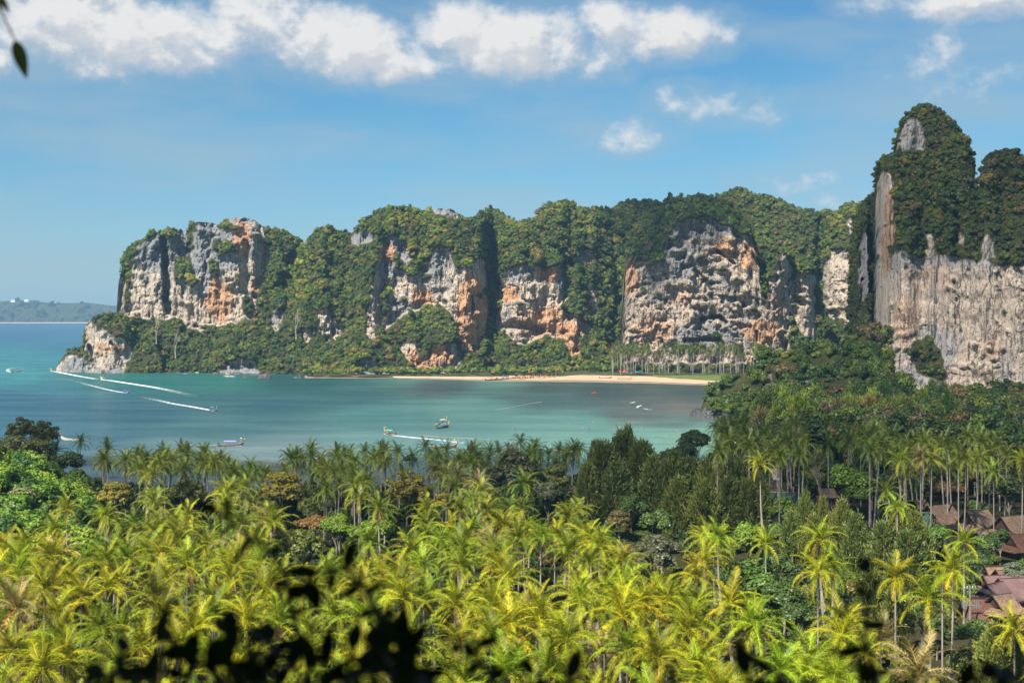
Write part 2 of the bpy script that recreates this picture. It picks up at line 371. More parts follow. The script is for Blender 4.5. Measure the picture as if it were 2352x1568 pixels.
def frond_arrays(L, e0, droop, nl, seed, lw=.045, ll=.95, ragged=0.0, sag=.55, twist=.0):
    r = np.random.default_rng(seed); T = np.linspace(0, 1, 15); ang = e0 - droop * T ** 1.25
    ds = L / 14; xs = np.concatenate([[0], np.cumsum(np.cos((ang[1:] + ang[:-1]) / 2) * ds)]); zs = np.concatenate([[0], np.cumsum(np.sin((ang[1:] + ang[:-1]) / 2) * ds)])
    ys = np.sin(T * 2.0) * twist * T
    V = []; Fc = []; col = []
    for i in range(15):          # rachis
        w = .055 * (1 - T[i] * .85)
        na = np.array([-math.sin(ang[i]), 0, math.cos(ang[i])])
        p = np.array([xs[i], ys[i], zs[i]])
        V += [p + np.array([0, w, 0]), p + na * w * .8, p - np.array([0, w, 0]), p - na * w * .8]; col += [(1.75, 1.55, .9, 1)] * 4
        if i:
            b = (i - 1) * 4
            for j in range(4): Fc.append((b + j, b + (j + 1) % 4, b + 4 + (j + 1) % 4, b + 4 + j))
    tri = []
    for sd in (-1, 1):
        for k in range(nl):
            t = .12 + .88 * (k + r.uniform(-.3, .3)) / (nl - 1); t = min(max(t, .1), 1)
            if r.random() < ragged * t: continue
            a = np.interp(t, T, ang); p = np.array([np.interp(t, T, xs), np.interp(t, T, ys), np.interp(t, T, zs)])
            fw = np.array([math.cos(a), 0, math.sin(a)]); na = np.array([-math.sin(a), 0, math.cos(a)])
            ln = ll * (math.sin(math.pi * (t * .82 + .16)) ** .6) * r.uniform(.8, 1.12); ln = max(ln, .2)
            dr = np.array([0, sd, 0]) * .8 + fw * (.45 + .5 * t) + na * r.uniform(.0, .35)
            dr /= np.linalg.norm(dr)
            mid = p + dr * ln * .5; dn = np.array([0, 0, -1.0]) * sag * r.uniform(.6, 1.35)
            d2 = dr + dn * 1.3; d2 /= np.linalg.norm(d2); tip = mid + d2 * ln * .55
            wv = fw * lw * r.uniform(.8, 1.2)
            b = len(V); V += [p - wv, p + wv, mid + wv * .9 , mid - wv * .9, tip]
            q = r.choice((.45, .7, .9, 1.1, 1.35)); wm = r.uniform(-.08, .14)
            col += [(q * (1 + wm), q, q * .9, 1)] * 5
            Fc.append((b, b + 1, b + 2, b + 3)); tri.append((b + 3, b + 2, b + 4))
    return np.array(V), np.array(Fc), np.array(tri), np.array(col)
def frond_mesh(name, mat, **k):
    V, Q, T3, col = frond_arrays(**k)
    return mesh_np(name, V, [Q, T3], mat, False, {'v': ('FLOAT_COLOR', 'POINT', col)})
# (elevation the frond leaves the crown at, droop) from the young spear to old hanging fronds
FR_KINDS = [dict(L=4.1, e0=1.40, droop=.75, ll=.85, sag=.15), dict(L=4.6, e0=1.15, droop=1.35, ll=.85, sag=.4), dict(L=4.9, e0=.80, droop=1.7, ll=.95, sag=.5),
            dict(L=4.9, e0=.40, droop=1.65, ll=.95, sag=.6), dict(L=4.7, e0=-.05, droop=1.4, ll=.9, sag=.6), dict(L=4.3, e0=-.6, droop=.95, ll=.85, sag=.5), dict(L=3.6, e0=-1.15, droop=.4, ll=.6, sag=.3)]
FROND = []
for ki, kd in enumerate(FR_KINDS):
    FROND.append([frond_mesh('frond', M_frond, nl=52, seed=ki * 10 + q, ragged=(.08, .2, .4)[q], twist=(-.6, .5, .15)[q], lw=.030, **kd) for q in range(3)])
# ---------------------------------------------------------------- karst sheets
def D1(p): return [(x * .3646, 428.7 + y * .3646) for x, y in p]
def D2(p): return [(735 + x * .3646, 428.7 + y * .3646) for x, y in p]
def D3(p): return [(1494.5 + x * .5077, 183.7 + y * .5077) for x, y in p]

def warp(x, y, amp, seed):
    return x + amp * (fbm(x / 9, y / 9, 0, 3, seed) - .5) * 2, y + amp * (fbm(x / 9, y / 9, 7, 3, seed + 5) - .5) * 2

class Sheet: pass
def karst(name, skyline, foot, dfoot, rocks, mat, step=2.3, s_rock=.10, s_green=.85, gul=(), bumps=(), orange=(), grey=(), amp=1.0, cave=0.0, seed=1, rough=1.0, back=110, label=None, green=(), split=None, mud=0, s_low=None, lift=6, streak=1.0, blkk=1.0):
    """A rock wall or hill: the foot line stands at its real distance, the wall rises steeply where rock is bare and leans back where trees
    grow; flutes, pillars, ledges, gullies and caves move the surface by metres; the top rolls over to a back slope."""
    skx, sky_ = zip(*skyline); fx_, fy_ = zip(*foot); dx_, dd_ = zip(*dfoot)
    x = np.arange(skx[0], skx[-1] + .01, step); nx = len(x)
    ys = np.interp(x, skx, sky_) + lift; yf = np.interp(x, fx_, fy_)
    ys = ys + (fbm(x / 26, 0, seed, 4, seed + 3) - .5) * 13 * rough * np.clip((yf - ys) / 120, .15, 1)
    ys = np.minimum(ys, yf - 2)
    nr = int(np.ceil((yf - ys).max() / step)) + 1
    t = np.linspace(0, 1, nr)
    X = np.repeat(x[:, None], nr, 1); Y = yf[:, None] + (ys - yf)[:, None] * t[None, :]
    wx, wy = warp(X, Y, 9 * 1.0, seed)
    rock = np.zeros(X.shape, bool)
    for p in rocks: rock |= inpoly(wx, wy, p)
    for p in green: rock &= ~inpoly(wx, wy, p)
    # scattered ledges of green inside the rock
    rock &= ~((fbm(X / 16, Y / 10, 3, 4, seed + 40) > .70) & rock)
    rk = rock.astype(float)
    def blur(a, k):
        for ax in (0, 1):
            ker = np.ones(k) / k; pad = k // 2
            a = np.apply_along_axis(lambda q: np.convolve(np.pad(q, pad, mode='edge'), ker, 'valid')[:len(q)], ax, a)
        return a
    rks = blur(rk, 5)
    a = (Y - HZ) / F
    d = np.zeros_like(X); d[:, 0] = np.interp(x, dx_, dd_)
    zfrac = (yf[:, None] - Y) / np.maximum((yf - ys)[:, None], 1)
    s = s_rock * rks + s_green * (1 - rks)
    if s_low is not None: s = np.where(zfrac < .3, np.where(rks > .5, s, s_low), s)
    s = s + 1.6 * sstep(zfrac, .90, 1.0) * np.clip((yf - ys)[:, None] / 200, .1, 1)
    for j in range(1, nr):
        d[:, j] = d[:, j - 1] * (1 + s[:, j] * a[:, j - 1]) / (1 + s[:, j] * a[:, j])
    d = blur(d, 9)
    Xw = (X - CX) / F * d; Zw = H - a * d
    lowf = sstep(zfrac, 0, .04)
    big = (ridged(Xw / 38, Zw / 150, seed, 3, seed) - .55) * 26
    flu = (ridged(Xw / 9, Zw / 60, 2, 3, seed + 9) - .55) * 6.5
    blk = (fbm(Xw / 6, Zw / 12, d / 30, 5, seed + 21, .62) - .5) * 7 + (ridged(Xw / 5.5 + Zw / 25, Zw / 14 - Xw / 30, seed, 3, seed + 22) - .55) * 3.6
    lmp = (fbm(Xw / 26, Zw / 24, d / 40, 4, seed + 33) - .5) * 26
    tn = fbm(Xw / 9, Zw / 26, d / 40, 4, seed + 71) * 9; terr = (np.floor(tn) + sstep(tn - np.floor(tn), .78, 1.0)) / 9 * 17
    tn = fbm(Xw / 4, Zw / 9, d / 40, 3, seed + 72) * 7; terr = terr + (np.floor(tn) + sstep(tn - np.floor(tn), .75, 1.0)) / 7 * 6
    led = (np.abs(((Zw + 6 * fbm(Xw / 20, Zw / 30, 0, 3, seed + 3)) / 11) % 1 - .5) * 2 - .5) * .8
    disp = rks * (big * .55 + flu * streak + (blk * .6 + terr) * blkk + led) + (1 - rks) * (big * .4 + lmp)
    if cave:
        cv = fbm(Xw / 17, Zw / 11, 4, 4, seed + 60); disp = disp + rks * cave * 11 * sstep(cv, .56, .66)
        cv = fbm(Xw / 6.5, Zw / 7, 4, 3, seed + 61); disp = disp + rks * cave * 5 * sstep(cv, .58, .68)
        cv = fbm(Xw / 3.2, Zw / 18, 4, 3, seed + 62); disp = disp - rks * cave * 3.5 * sstep(cv, .55, .7)
    d = d + disp * amp * lowf * np.clip((yf - ys)[:, None] / 90, .15, 1)
    for (pts, w, dep) in gul:
        for (x0, y0), (x1, y1) in zip(pts[:-1], pts[1:]):
            vx, vy = x1 - x0, y1 - y0; tt = np.clip(((X - x0) * vx + (Y - y0) * vy) / (vx * vx + vy * vy + 1e-6), 0, 1)
            dist = np.hypot(X - x0 - tt * vx, Y - y0 - tt * vy) + (fbm(X / 10, Y / 14, 0, 3, seed + 8) - .5) * w * .9
            d = d + dep * (1 - sstep(dist, w * .35, w))
    for (cx_, cy_, rx, ry, dep) in bumps:
        q = np.clip(1 - ((X - cx_) / rx) ** 2 - ((Y - cy_) / ry) ** 2, 0, 1); d = d + dep * q
    Xw = (X - CX) / F * d; Zw = H - a * d; Zw[:, 0] = np.minimum(Zw[:, 0], -1.0)
    P = np.stack([Xw, d, Zw], 2)
    top = P[:, -1]; bk = []
    hh = np.maximum(top[:, 2], 1)
    for (db, kz) in ((18, .99), (45, .9), (75, .6), (back, .0)):
        q = top.copy(); sc_ = 1 + db / q[:, 1] * np.clip(hh / 60, .15, 1); q[:, 0] *= sc_; q[:, 1] *= sc_; q[:, 2] = hh * kz - (2 if kz == 0 else 0)
        bk.append(q)
    P = np.concatenate([P, np.stack(bk, 1)], 1); n2 = P.shape[1]
    idx = np.arange(nx * n2).reshape(nx, n2)
    Q = np.stack([idx[:-1, :-1], idx[1:, :-1], idx[1:, 1:], idx[:-1, 1:]], 2).reshape(-1, 4)
    om = np.zeros_like(X); gm = np.full(X.shape, .5)
    for (cx_, cy_, rx, ry, w) in orange: om = np.maximum(om, w * np.clip(1.3 - ((wx - cx_) / rx) ** 2 - ((wy - cy_) / ry) ** 2, 0, 1))
    for (cx_, cy_, rx, ry, w) in grey: gm = gm + w * np.clip(1.3 - ((wx - cx_) / rx) ** 2 - ((wy - cy_) / ry) ** 2, 0, 1)
    col = np.stack([rks, om, np.clip(gm, 0, 1), np.ones_like(rks)], 2)
    # weathered dark tide line at the foot counts as bare rock
    col = np.concatenate([col, np.repeat(np.array([[[0, 0, .5, 1.]]]), nx, 0).repeat(4, 1)], 1)
    mk = lambda i0, i1, nm: (i0, i1, nm)
    cuts = split or [(skx[0], skx[-1], name, label)]
    for (xa, xb, nm, lb) in cuts:
        i0 = np.searchsorted(x, xa); i1 = min(np.searchsorted(x, xb) + 1, nx)
        sub = idx[i0:i1] - idx[i0, 0]
        Qs = np.stack([sub[:-1, :-1], sub[1:, :-1], sub[1:, 1:], sub[:-1, 1:]], 2).reshape(-1, 4)
        me = mesh_np(nm, P[i0:i1].reshape(-1, 3), Qs, mat, False, {'mask': ('FLOAT_COLOR', 'POINT', col[i0:i1].reshape(-1, 4))})
        tag(link(nm, me), lb, None, None, 'structure')
    o = Sheet(); o.P = P; o.rks = rks; o.X = X; o.Y = Y; o.nr = nr; o.step = step; o.seed = seed; o.yf = yf; o.ys = ys
    return o

def forest_points(sh, size, rock_p=.02, dens=1.0, ymax=None, xr=None, top=True):
    """canopy points on the wooded part of a sheet, roughly one per size*size metres of surface"""
    P = sh.P[:, :sh.nr]; r = np.random.default_rng(sh.seed + 100)
    e1 = P[1:, :-1] - P[:-1, :-1]; e2 = P[:-1, 1:] - P[:-1, :-1]
    e1 = np.minimum(np.linalg.norm(e1, axis=2), 4); e2 = np.minimum(np.linalg.norm(e2, axis=2), 4)
    area = e1 * e2
    g = 1 - sh.rks[:-1, :-1]
    p = area / (size * size) * dens * np.where(g > .8, 1.0, rock_p)
    if xr is not None: p = p * ((sh.X[:-1, :-1] > xr[0]) & (sh.X[:-1, :-1] < xr[1]))
    sel = r.uniform(size=p.shape) < p
    Q = P[:-1, :-1][sel]; gg = g[sel]
    Q = Q + r.normal(size=Q.shape) * np.array([.8, .8, .3])
    return Q, gg, sh.X[:-1, :-1][sel], sh.Y[:-1, :-1][sel]

def scatter(name, pts, scl, tint, protos, mat_key=None, label=None, tilt=.2, kind='stuff', rotz=None):
    n_ = len(pts); r = np.random.default_rng(len(name) + n_)
    scl = np.asarray(scl, float)
    if scl.ndim == 1: scl = np.repeat(scl[:, None], 3, 1) * np.array([1, 1, 1])
    rot = np.stack([r.normal(size=n_) * tilt, r.normal(size=n_) * tilt, r.uniform(0, 6.283, n_) if rotz is None else rotz], 1)
    me = bpy.data.meshes.new(name); me.vertices.add(n_); me.vertices.foreach_set('co', np.asarray(pts, np.float32).ravel())
    for k, dat in (('scl', scl), ('rot', rot)):
        a = me.attributes.new(k, 'FLOAT_VECTOR', 'POINT'); a.data.foreach_set('vector', np.asarray(dat, np.float32).ravel())
    a = me.attributes.new('tint', 'FLOAT_COLOR', 'POINT'); a.data.foreach_set('color', np.concatenate([tint, np.ones((n_, 1))], 1).astype(np.float32).ravel())
    a = me.attributes.new('pick', 'INT', 'POINT'); a.data.foreach_set('value', r.integers(0, len(protos), n_).astype(np.int32))
    me.update(); o = link(name, me); tag(o, label, None, None, kind)
    ng = bpy.data.node_groups.new('scatter', 'GeometryNodeTree')
    ng.interface.new_socket('Geometry', in_out='INPUT', socket_type='NodeSocketGeometry'); ng.interface.new_socket('Geometry', in_out='OUTPUT', socket_type='NodeSocketGeometry')
    N_ = ng.nodes; gi = N_.new('NodeGroupInput'); go = N_.new('NodeGroupOutput'); iop = N_.new('GeometryNodeInstanceOnPoints'); jn = N_.new('GeometryNodeJoinGeometry')
    for pm in protos[::-1]:
        po = bpy.data.objects.get('source_' + pm.name) or bpy.data.objects.new('source_' + pm.name, pm)
        oi = N_.new('GeometryNodeObjectInfo'); oi.inputs[0].default_value = po; oi.inputs[1].default_value = False
        gt = N_.new('GeometryNodeGeometryToInstance'); ng.links.new(oi.outputs['Geometry'], gt.inputs[0]); ng.links.new(gt.outputs[0], jn.inputs[0])
    ng.links.new(gi.outputs[0], iop.inputs['Points']); ng.links.new(jn.outputs[0], iop.inputs['Instance']); iop.inputs['Pick Instance'].default_value = True
    for k, sock, ty in (('scl', 'Scale', 'FLOAT_VECTOR'), ('rot', 'Rotation', 'FLOAT_VECTOR'), ('pick', 'Instance Index', 'INT')):
        na = N_.new('GeometryNodeInputNamedAttribute'); na.data_type = ty; na.inputs[0].default_value = k
        if sock == 'Rotation':
            er = N_.new('FunctionNodeEulerToRotation'); ng.links.new(na.outputs[0], er.inputs[0]); ng.links.new(er.outputs[0], iop.inputs[sock])
        else: ng.links.new(na.outputs[0], iop.inputs[sock])
    ng.links.new(iop.outputs[0], go.inputs[0])
    md = o.modifiers.new('scatter', 'NODES'); md.node_group = ng
    return o

FAR = [crown_mesh('forest_crown_%s' % w, 50 + i, lobes=8, leaves=520, leaf=.085, mat=M_leaf_i, lob=(.28, .5), flat=.9, up=.05) for i, w in enumerate(('round', 'broad', 'lumpy', 'tall', 'open'))]
FARDRY = [crown_mesh('forest_crown_thin', 70, lobes=9, leaves=260, leaf=.08, mat=M_leaf_i, core=False)]
PAL = np.array([(.070, .125, .022), (.115, .18, .026), (.165, .23, .030), (.24, .27, .038), (.30, .27, .05), (.24, .18, .055), (.055, .105, .026), (.18, .15, .08)])
def tints(n_, w, seed=0, var=.18):
    r = np.random.default_rng(seed); i = r.choice(len(PAL), n_, p=np.array(w) / sum(w)); return np.clip(PAL[i] * r.uniform(1 - var, 1 + var, (n_, 1)) * r.uniform(.93, 1.07, (n_, 3)), 0, 1)
W_STD = (2.5, 3.5, 3, 1.6, .6, .7, 1.6, .5)
def clad(sh, name, size=6.2, w=W_STD, rock_p=.018, label=None, dens=1.0, xr=None, big=1.0, dark=1.0):
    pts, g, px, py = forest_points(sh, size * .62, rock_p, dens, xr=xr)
    r = np.random.default_rng(sh.seed); n_ = len(pts)
    s = size * .5 * np.exp(r.normal(size=n_) * .28) * np.where(g > .95, 1, np.where(g > .5, .6, .38)) * big
    s3 = np.stack([s, s, s * r.uniform(.85, 1.4, n_)], 1)
    pts = pts - np.array([0, 0, .25]) * s[:, None]
    t = tints(n_, w, sh.seed)
    t = t * dark
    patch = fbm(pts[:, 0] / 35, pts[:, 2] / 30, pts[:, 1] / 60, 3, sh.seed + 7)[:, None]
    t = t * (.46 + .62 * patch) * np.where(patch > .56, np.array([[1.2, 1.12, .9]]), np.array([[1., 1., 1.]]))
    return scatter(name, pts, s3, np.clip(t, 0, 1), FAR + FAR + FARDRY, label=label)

# headland on the left, stepping down into a wooded foot slope
sky_main = D1([(742, 790), (745, 600), (765, 500), (790, 400), (860, 330), (960, 270), (1080, 250), (1120, 258), (1140, 250), (1170, 285), (1200, 235), (1260, 200), (1330, 205), (1390, 225), (1410, 190), (1480, 178), (1580, 182), (1620, 212), (1660, 235), (1740, 250), (1840, 290), (1865, 330), (1900, 335), (1930, 350), (1945, 290), (2010, 250), (2090, 245), (2180, 265), (2215, 280)]) + \
    D2([(205, 275), (240, 235), (310, 170), (420, 110), (500, 100), (600, 118), (690, 125), (760, 118), (830, 130), (880, 165), (930, 180), (975, 185), (990, 150), (1060, 140), (1110, 130), (1150, 160), (1210, 185), (1250, 210), (1285, 190), (1330, 205), (1380, 150), (1450, 95), (1520, 68), (1590, 80), (1650, 120), (1700, 130), (1740, 118), (1800, 130), (1860, 125), (1900, 80), (1960, 65), (2060, 75), (2150, 80), (2200, 80), (2300, 60), (2400, 30)]) + \
    [(1640, 444), (1690, 432), (1760, 442), (1815, 462), (1870, 478), (1905, 482), (1960, 462), (2000, 452), (2060, 450)]
sky_main = [(256, 846), (262, 790), (267, 725)] + sky_main[1:]
rocks_main = [
    D1([(742, 560), (800, 440), (860, 380), (960, 320), (1040, 290), (1090, 262), (1130, 262), (1200, 260), (1240, 215), (1330, 215), (1410, 188), (1580, 180), (1650, 250), (1672, 330), (1705, 480), (1660, 520), (1650, 600), (1612, 700), (1610, 810), (1540, 850), (1340, 885), (1260, 915), (1180, 880), (1120, 830), (950, 845), (840, 815), (742, 800)]),
    D1([(1710, 765), (1790, 780), (1775, 880), (1745, 940), (1715, 870)]), D1([(1905, 880), (1965, 900), (1950, 990), (1900, 960)]), D1([(1925, 820), (1940, 820), (1938, 880), (1925, 880)]), D1([(2010, 770), (2050, 775), (2150, 870), (2160, 930), (2060, 985), (2010, 940)]),
    D1([(1790, 440), (1860, 450), (1850, 500), (1790, 500)]), D1([(1400, 1120), (1490, 1085), (1600, 1100), (1640, 1185), (1400, 1185)]),
    D2([(370, 400), (440, 310), (540, 350), (575, 480), (610, 520), (700, 500), (715, 390), (790, 380), (830, 460), (840, 520), (940, 515), (1010, 440), (1055, 500), (1040, 650), (1072, 760), (1060, 880), (1010, 960), (1000, 1050), (900, 1030), (870, 900), (830, 810), (760, 745), (640, 760), (560, 800), (480, 840), (380, 920), (350, 960), (300, 955), (300, 800), (340, 560)]),
    D2([(490, 990), (590, 985), (640, 1100), (700, 1010), (860, 990), (900, 1100), (840, 1175), (640, 1165), (560, 1110)]), D2([(225, 1100), (270, 1080), (340, 1110), (420, 1170), (560, 1200), (900, 1180), (1100, 1180), (1100, 1205), (230, 1205)]),
    D2([(690, 130), (830, 140), (900, 180), (860, 200), (720, 170)]), D2([(200, 290), (300, 270), (345, 350), (210, 370)]),
    D2([(1170, 510), (1300, 500), (1400, 520), (1470, 500), (1540, 480), (1550, 600), (1558, 720), (1500, 742), (1560, 800), (1640, 840), (1705, 890), (1690, 925), (1645, 925), (1640, 1060), (1590, 1070), (1540, 980), (1480, 950), (1440, 960), (1380, 955), (1300, 985), (1250, 990), (1180, 945), (1105, 890), (1110, 800), (1140, 760), (1125, 640), (1160, 600)]),
    D2([(1590, 460), (1640, 400), (1720, 395), (1735, 470), (1600, 485)]), D2([(1690, 640), (1720, 640), (1760, 800), (1690, 830)]),
    D3([(800, 810), (860, 770), (900, 790), (950, 830), (955, 960), (930, 1100), (900, 1150), (880, 1100), (900, 960), (850, 980), (850, 1050), (800, 1080), (790, 960)]),
    D3([(890, 620), (930, 640), (930, 730), (895, 700)]), D3([(785, 830), (830, 760), (900, 770), (960, 840), (960, 1000), (900, 1160), (875, 1080), (790, 1080), (780, 940)]),
]
green_main = [D1([(1100, 450), (1190, 430), (1215, 540), (1250, 600), (1215, 650), (1170, 620), (1100, 560)]), D1([(1340, 330), (1460, 340), (1480, 400), (1400, 430), (1340, 400)]), D1([(1090, 262), (1125, 262), (1120, 330), (1095, 330)]),
              D1([(1170, 280), (1215, 250), (1215, 400), (1180, 420)]), D1([(745, 560), (830, 300), (880, 330), (850, 480), (825, 600), (820, 740), (775, 740), (800, 600)]), D1([(960, 280), (1090, 262), (1090, 330), (1040, 330)]), D1([(1320, 440), (1365, 460), (1355, 540), (1310, 570)]),
              D1([(1510, 720), (1560, 680), (1600, 790), (1550, 820)]), D1([(1400, 210), (1520, 250), (1480, 280), (1350, 260)]), D1([(1470, 540), (1505, 540), (1500, 590), (1470, 590)]),
              D2([(395, 600), (425, 600), (440, 700), (420, 830), (385, 870), (380, 720)]), D2([(455, 390), (500, 420), (560, 500), (640, 510), (620, 560), (560, 560), (470, 500)]), D2([(640, 760), (690, 735), (700, 780), (640, 790)])]
dark_gap = D2([(1045, 500), (1085, 560), (1090, 800), (1070, 900)])
main = karst('limestone_ridge', sky_main, [(256, 855), (600, 858), (690, 862), (800, 864), (1000, 862), (1300, 857), (1600, 852), (2060, 850)],
             [(256, 1392), (275, 1362), (300, 1344), (400, 1328), (690, 1290), (830, 1262), (1000, 1270), (1100, 1290), (1130, 1320), (1180, 1300), (1400, 1330), (1650, 1420), (1880, 1440), (2060, 1350)],
             rocks_main, M_rock, gul=[(D1([(1030, 330), (1040, 500), (1050, 700), (1060, 780)]), 13, 26), (D1([(1190, 260), (1190, 400)]), 8, 12), (dark_gap, 14, 9), (D2([(960, 690), (965, 800)]), 4, 9), (D1([(1880, 340), (1800, 600), (1700, 700)]), 26, 12),
                                       (D2([(90, 300), (60, 600), (120, 900)]), 24, 10), (D2([(970, 200), (1080, 420), (1090, 520)]), 20, 4), (D2([(1290, 210), (1560, 480), (1580, 800)]), 18, 13), (D2([(1840, 200), (1880, 700), (1840, 1000)]), 26, 16), (D3([(770, 640), (765, 900), (770, 1150)]), 17, 34), (D1([(830, 480), (790, 560)]), 7, 10)],
             bumps=[(265 + 110, 700, 60, 120, -10), (1935, 680, 60, 130, -30), (D2([(1250, 880)])[0][0], D2([(1, 880)])[0][1], 46, 14, 14), (D2([(1370, 900)])[0][0], 760, 22, 14, 16), (D2([(1540, 910)])[0][0], 763, 12, 8, 10), (1070, 700, 50, 120, -12)],
             orange=[tuple(D1([(1520, 330)])[0]) + (25, 45, .9), tuple(D1([(1670, 420)])[0]) + (10, 36, 1.6), tuple(D1([(1380, 720)])[0]) + (36, 48, 1.1), tuple(D1([(1360, 650)])[0]) + (7, 45, 1.5), tuple(D1([(1620, 640)])[0]) + (16, 30, .8), tuple(D2([(420, 420)])[0]) + (26, 20, 1.0),
                     tuple(D2([(950, 800)])[0]) + (34, 100, 1.15), tuple(D2([(640, 700)])[0]) + (30, 26, .8), tuple(D2([(700, 1080)])[0]) + (60, 32, 1.0), tuple(D2([(1180, 680)])[0]) + (26, 20, 1.1), tuple(D2([(1430, 840)])[0]) + (34, 32, 1.5), tuple(D2([(1560, 930)])[0]) + (36, 26, 1.7), tuple(D2([(1440, 540)])[0]) + (26, 26, 1.1), tuple(D2([(1610, 1000)])[0]) + (22, 40, .9), (1250, 740, 90, 50, .5)],
             grey=[(450, 560, 150, 70, .28), (520, 510, 70, 30, .2), (400, 735, 120, 45, -.35), (560, 690, 40, 90, -.15), (940, 590, 90, 60, .25), (1000, 720, 60, 40, -.3), (1230, 690, 60, 45, -.4), (1180, 625, 60, 20, .2), (1290, 640, 20, 40, .3), (850, 850, 90, 30, .5), (600, 850, 400, 14, .5), (1930, 660, 60, 120, -.05), (1010, 485, 60, 16, .7), (830, 540, 34, 22, .6)],
             green=green_main, seed=3, s_low=1.1, cave=.35,
             split=[(256, 690, 'limestone_headland', 'tall pale limestone headland with grey pillars and orange stains rising from the left side of the bay'), (690, 2070, 'limestone_ridge', 'long wooded limestone ridge with bare orange and grey cliffs behind the far beach')])
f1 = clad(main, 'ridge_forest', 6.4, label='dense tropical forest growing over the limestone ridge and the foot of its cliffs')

# small point at the water's edge under the headland
point = karst('headland_point', D1([(355, 1140), (375, 1095), (410, 1045), (470, 1005), (520, 1000), (528, 880), (560, 840), (620, 790), (720, 785), (800, 815), (900, 830), (960, 900), (1000, 1060), (1020, 1130)]), [(129, 852), (200, 853), (300, 855), (375, 857)], [(129, 1352), (160, 1332), (240, 1312), (375, 1318)],
              [D1([(528, 870), (580, 850), (640, 895), (700, 940), (790, 965), (835, 1000), (820, 1085), (790, 1100), (790, 1175), (500, 1175), (600, 1140), (580, 1090), (545, 1020)]), D1([(350, 1150), (380, 1105), (420, 1060), (470, 1050), (575, 1100), (580, 1170), (350, 1170)])],
              M_rock, gul=[(D1([(585, 1060), (560, 1000)]), 6, 9), (D1([(700, 980), (760, 1060)]), 6, 7)], orange=[(265, 800, 40, 14, .5), (235, 800, 20, 14, .5)], grey=[(175, 840, 30, 18, .5), (250, 790, 40, 34, -.3), (240, 853, 110, 5, .5)],
              seed=11, amp=.55, cave=.3, lift=3, rough=.5, back=60, s_green=.9, label='low undercut rocky point with bushes on top at the left tip of the headland')
clad(point, 'point_scrub', 5.0, label='bushes and small trees covering the low rocky point', w=(2, 3, 3, 2, 1.5, 1.5, 1, 1))

# domed cliff with caves standing forward of the ridge
dome = karst('cave_cliff', [(1415, 800), (1428, 700), (1436, 590), (1446, 545), (1470, 500), (1500, 470), (1540, 450), (1590, 446), (1640, 456), (1690, 480), (1725, 520), (1745, 570), (1760, 620), (1778, 600), (1800, 560), (1822, 580), (1850, 590), (1872, 610), (1884, 650), (1890, 760)],
             [(1415, 852), (1890, 850)], [(1415, 1360), (1440, 1310), (1560, 1290), (1750, 1280), (1850, 1290), (1890, 1330)],
             [[(1437, 600), (1470, 592), (1500, 606), (1528, 592), (1530, 545), (1560, 510), (1620, 500), (1670, 520), (1700, 540), (1732, 548), (1740, 615), (1750, 680), (1765, 725), (1800, 795), (1790, 835), (1420, 835), (1428, 760), (1430, 690)],
              D3([(530, 920), (560, 840), (600, 770), (630, 840), (680, 870), (755, 860), (745, 960), (752, 1060), (748, 1180), (690, 1160), (650, 1080), (630, 1040), (630, 1230), (540, 1230), (520, 1040)])],
             M_rock_cave, gul=[(D3([(500, 780), (510, 900), (530, 980)]), 11, 22), (D3([(300, 770), (380, 830)]), 5, 9), (D3([(200, 860), (240, 910)]), 9, 9), (D3([(230, 1080), (310, 1070), (340, 1100)]), 8, 16), (D3([(160, 1180), (300, 1170)]), 8, 14), (D3([(420, 1010), (420, 1040)]), 5, 9), (D3([(480, 1140), (482, 1180)]), 5, 9), (D3([(90, 720), (95, 750)]), 5, 9)],
             orange=[(1665, 570, 30, 26, 1.2), (1450, 640, 24, 50, .7), (1720, 590, 20, 40, .9), (1750, 760, 50, 30, .9), (1570, 680, 40, 30, .4), (1500, 760, 60, 40, .5), (1790, 700, 10, 40, .7)],
             grey=[(1600, 520, 100, 30, .35), (1560, 600, 40, 50, .25), (1480, 740, 70, 50, -.25), (1640, 680, 60, 60, .1), (1620, 770, 90, 30, .2), (1820, 700, 60, 110, -.3)],
             seed=23, cave=.6, s_rock=.04, lift=7, label='broad domed cliff pitted with caves and overhangs behind the palm grove at the far beach', streak=.7)
clad(dome, 'cave_cliff_forest', 6.2, label='dark forest capping the domed cave cliff', w=(3, 4, 2, .6, .2, .4, 2.5, .3), rock_p=.01)

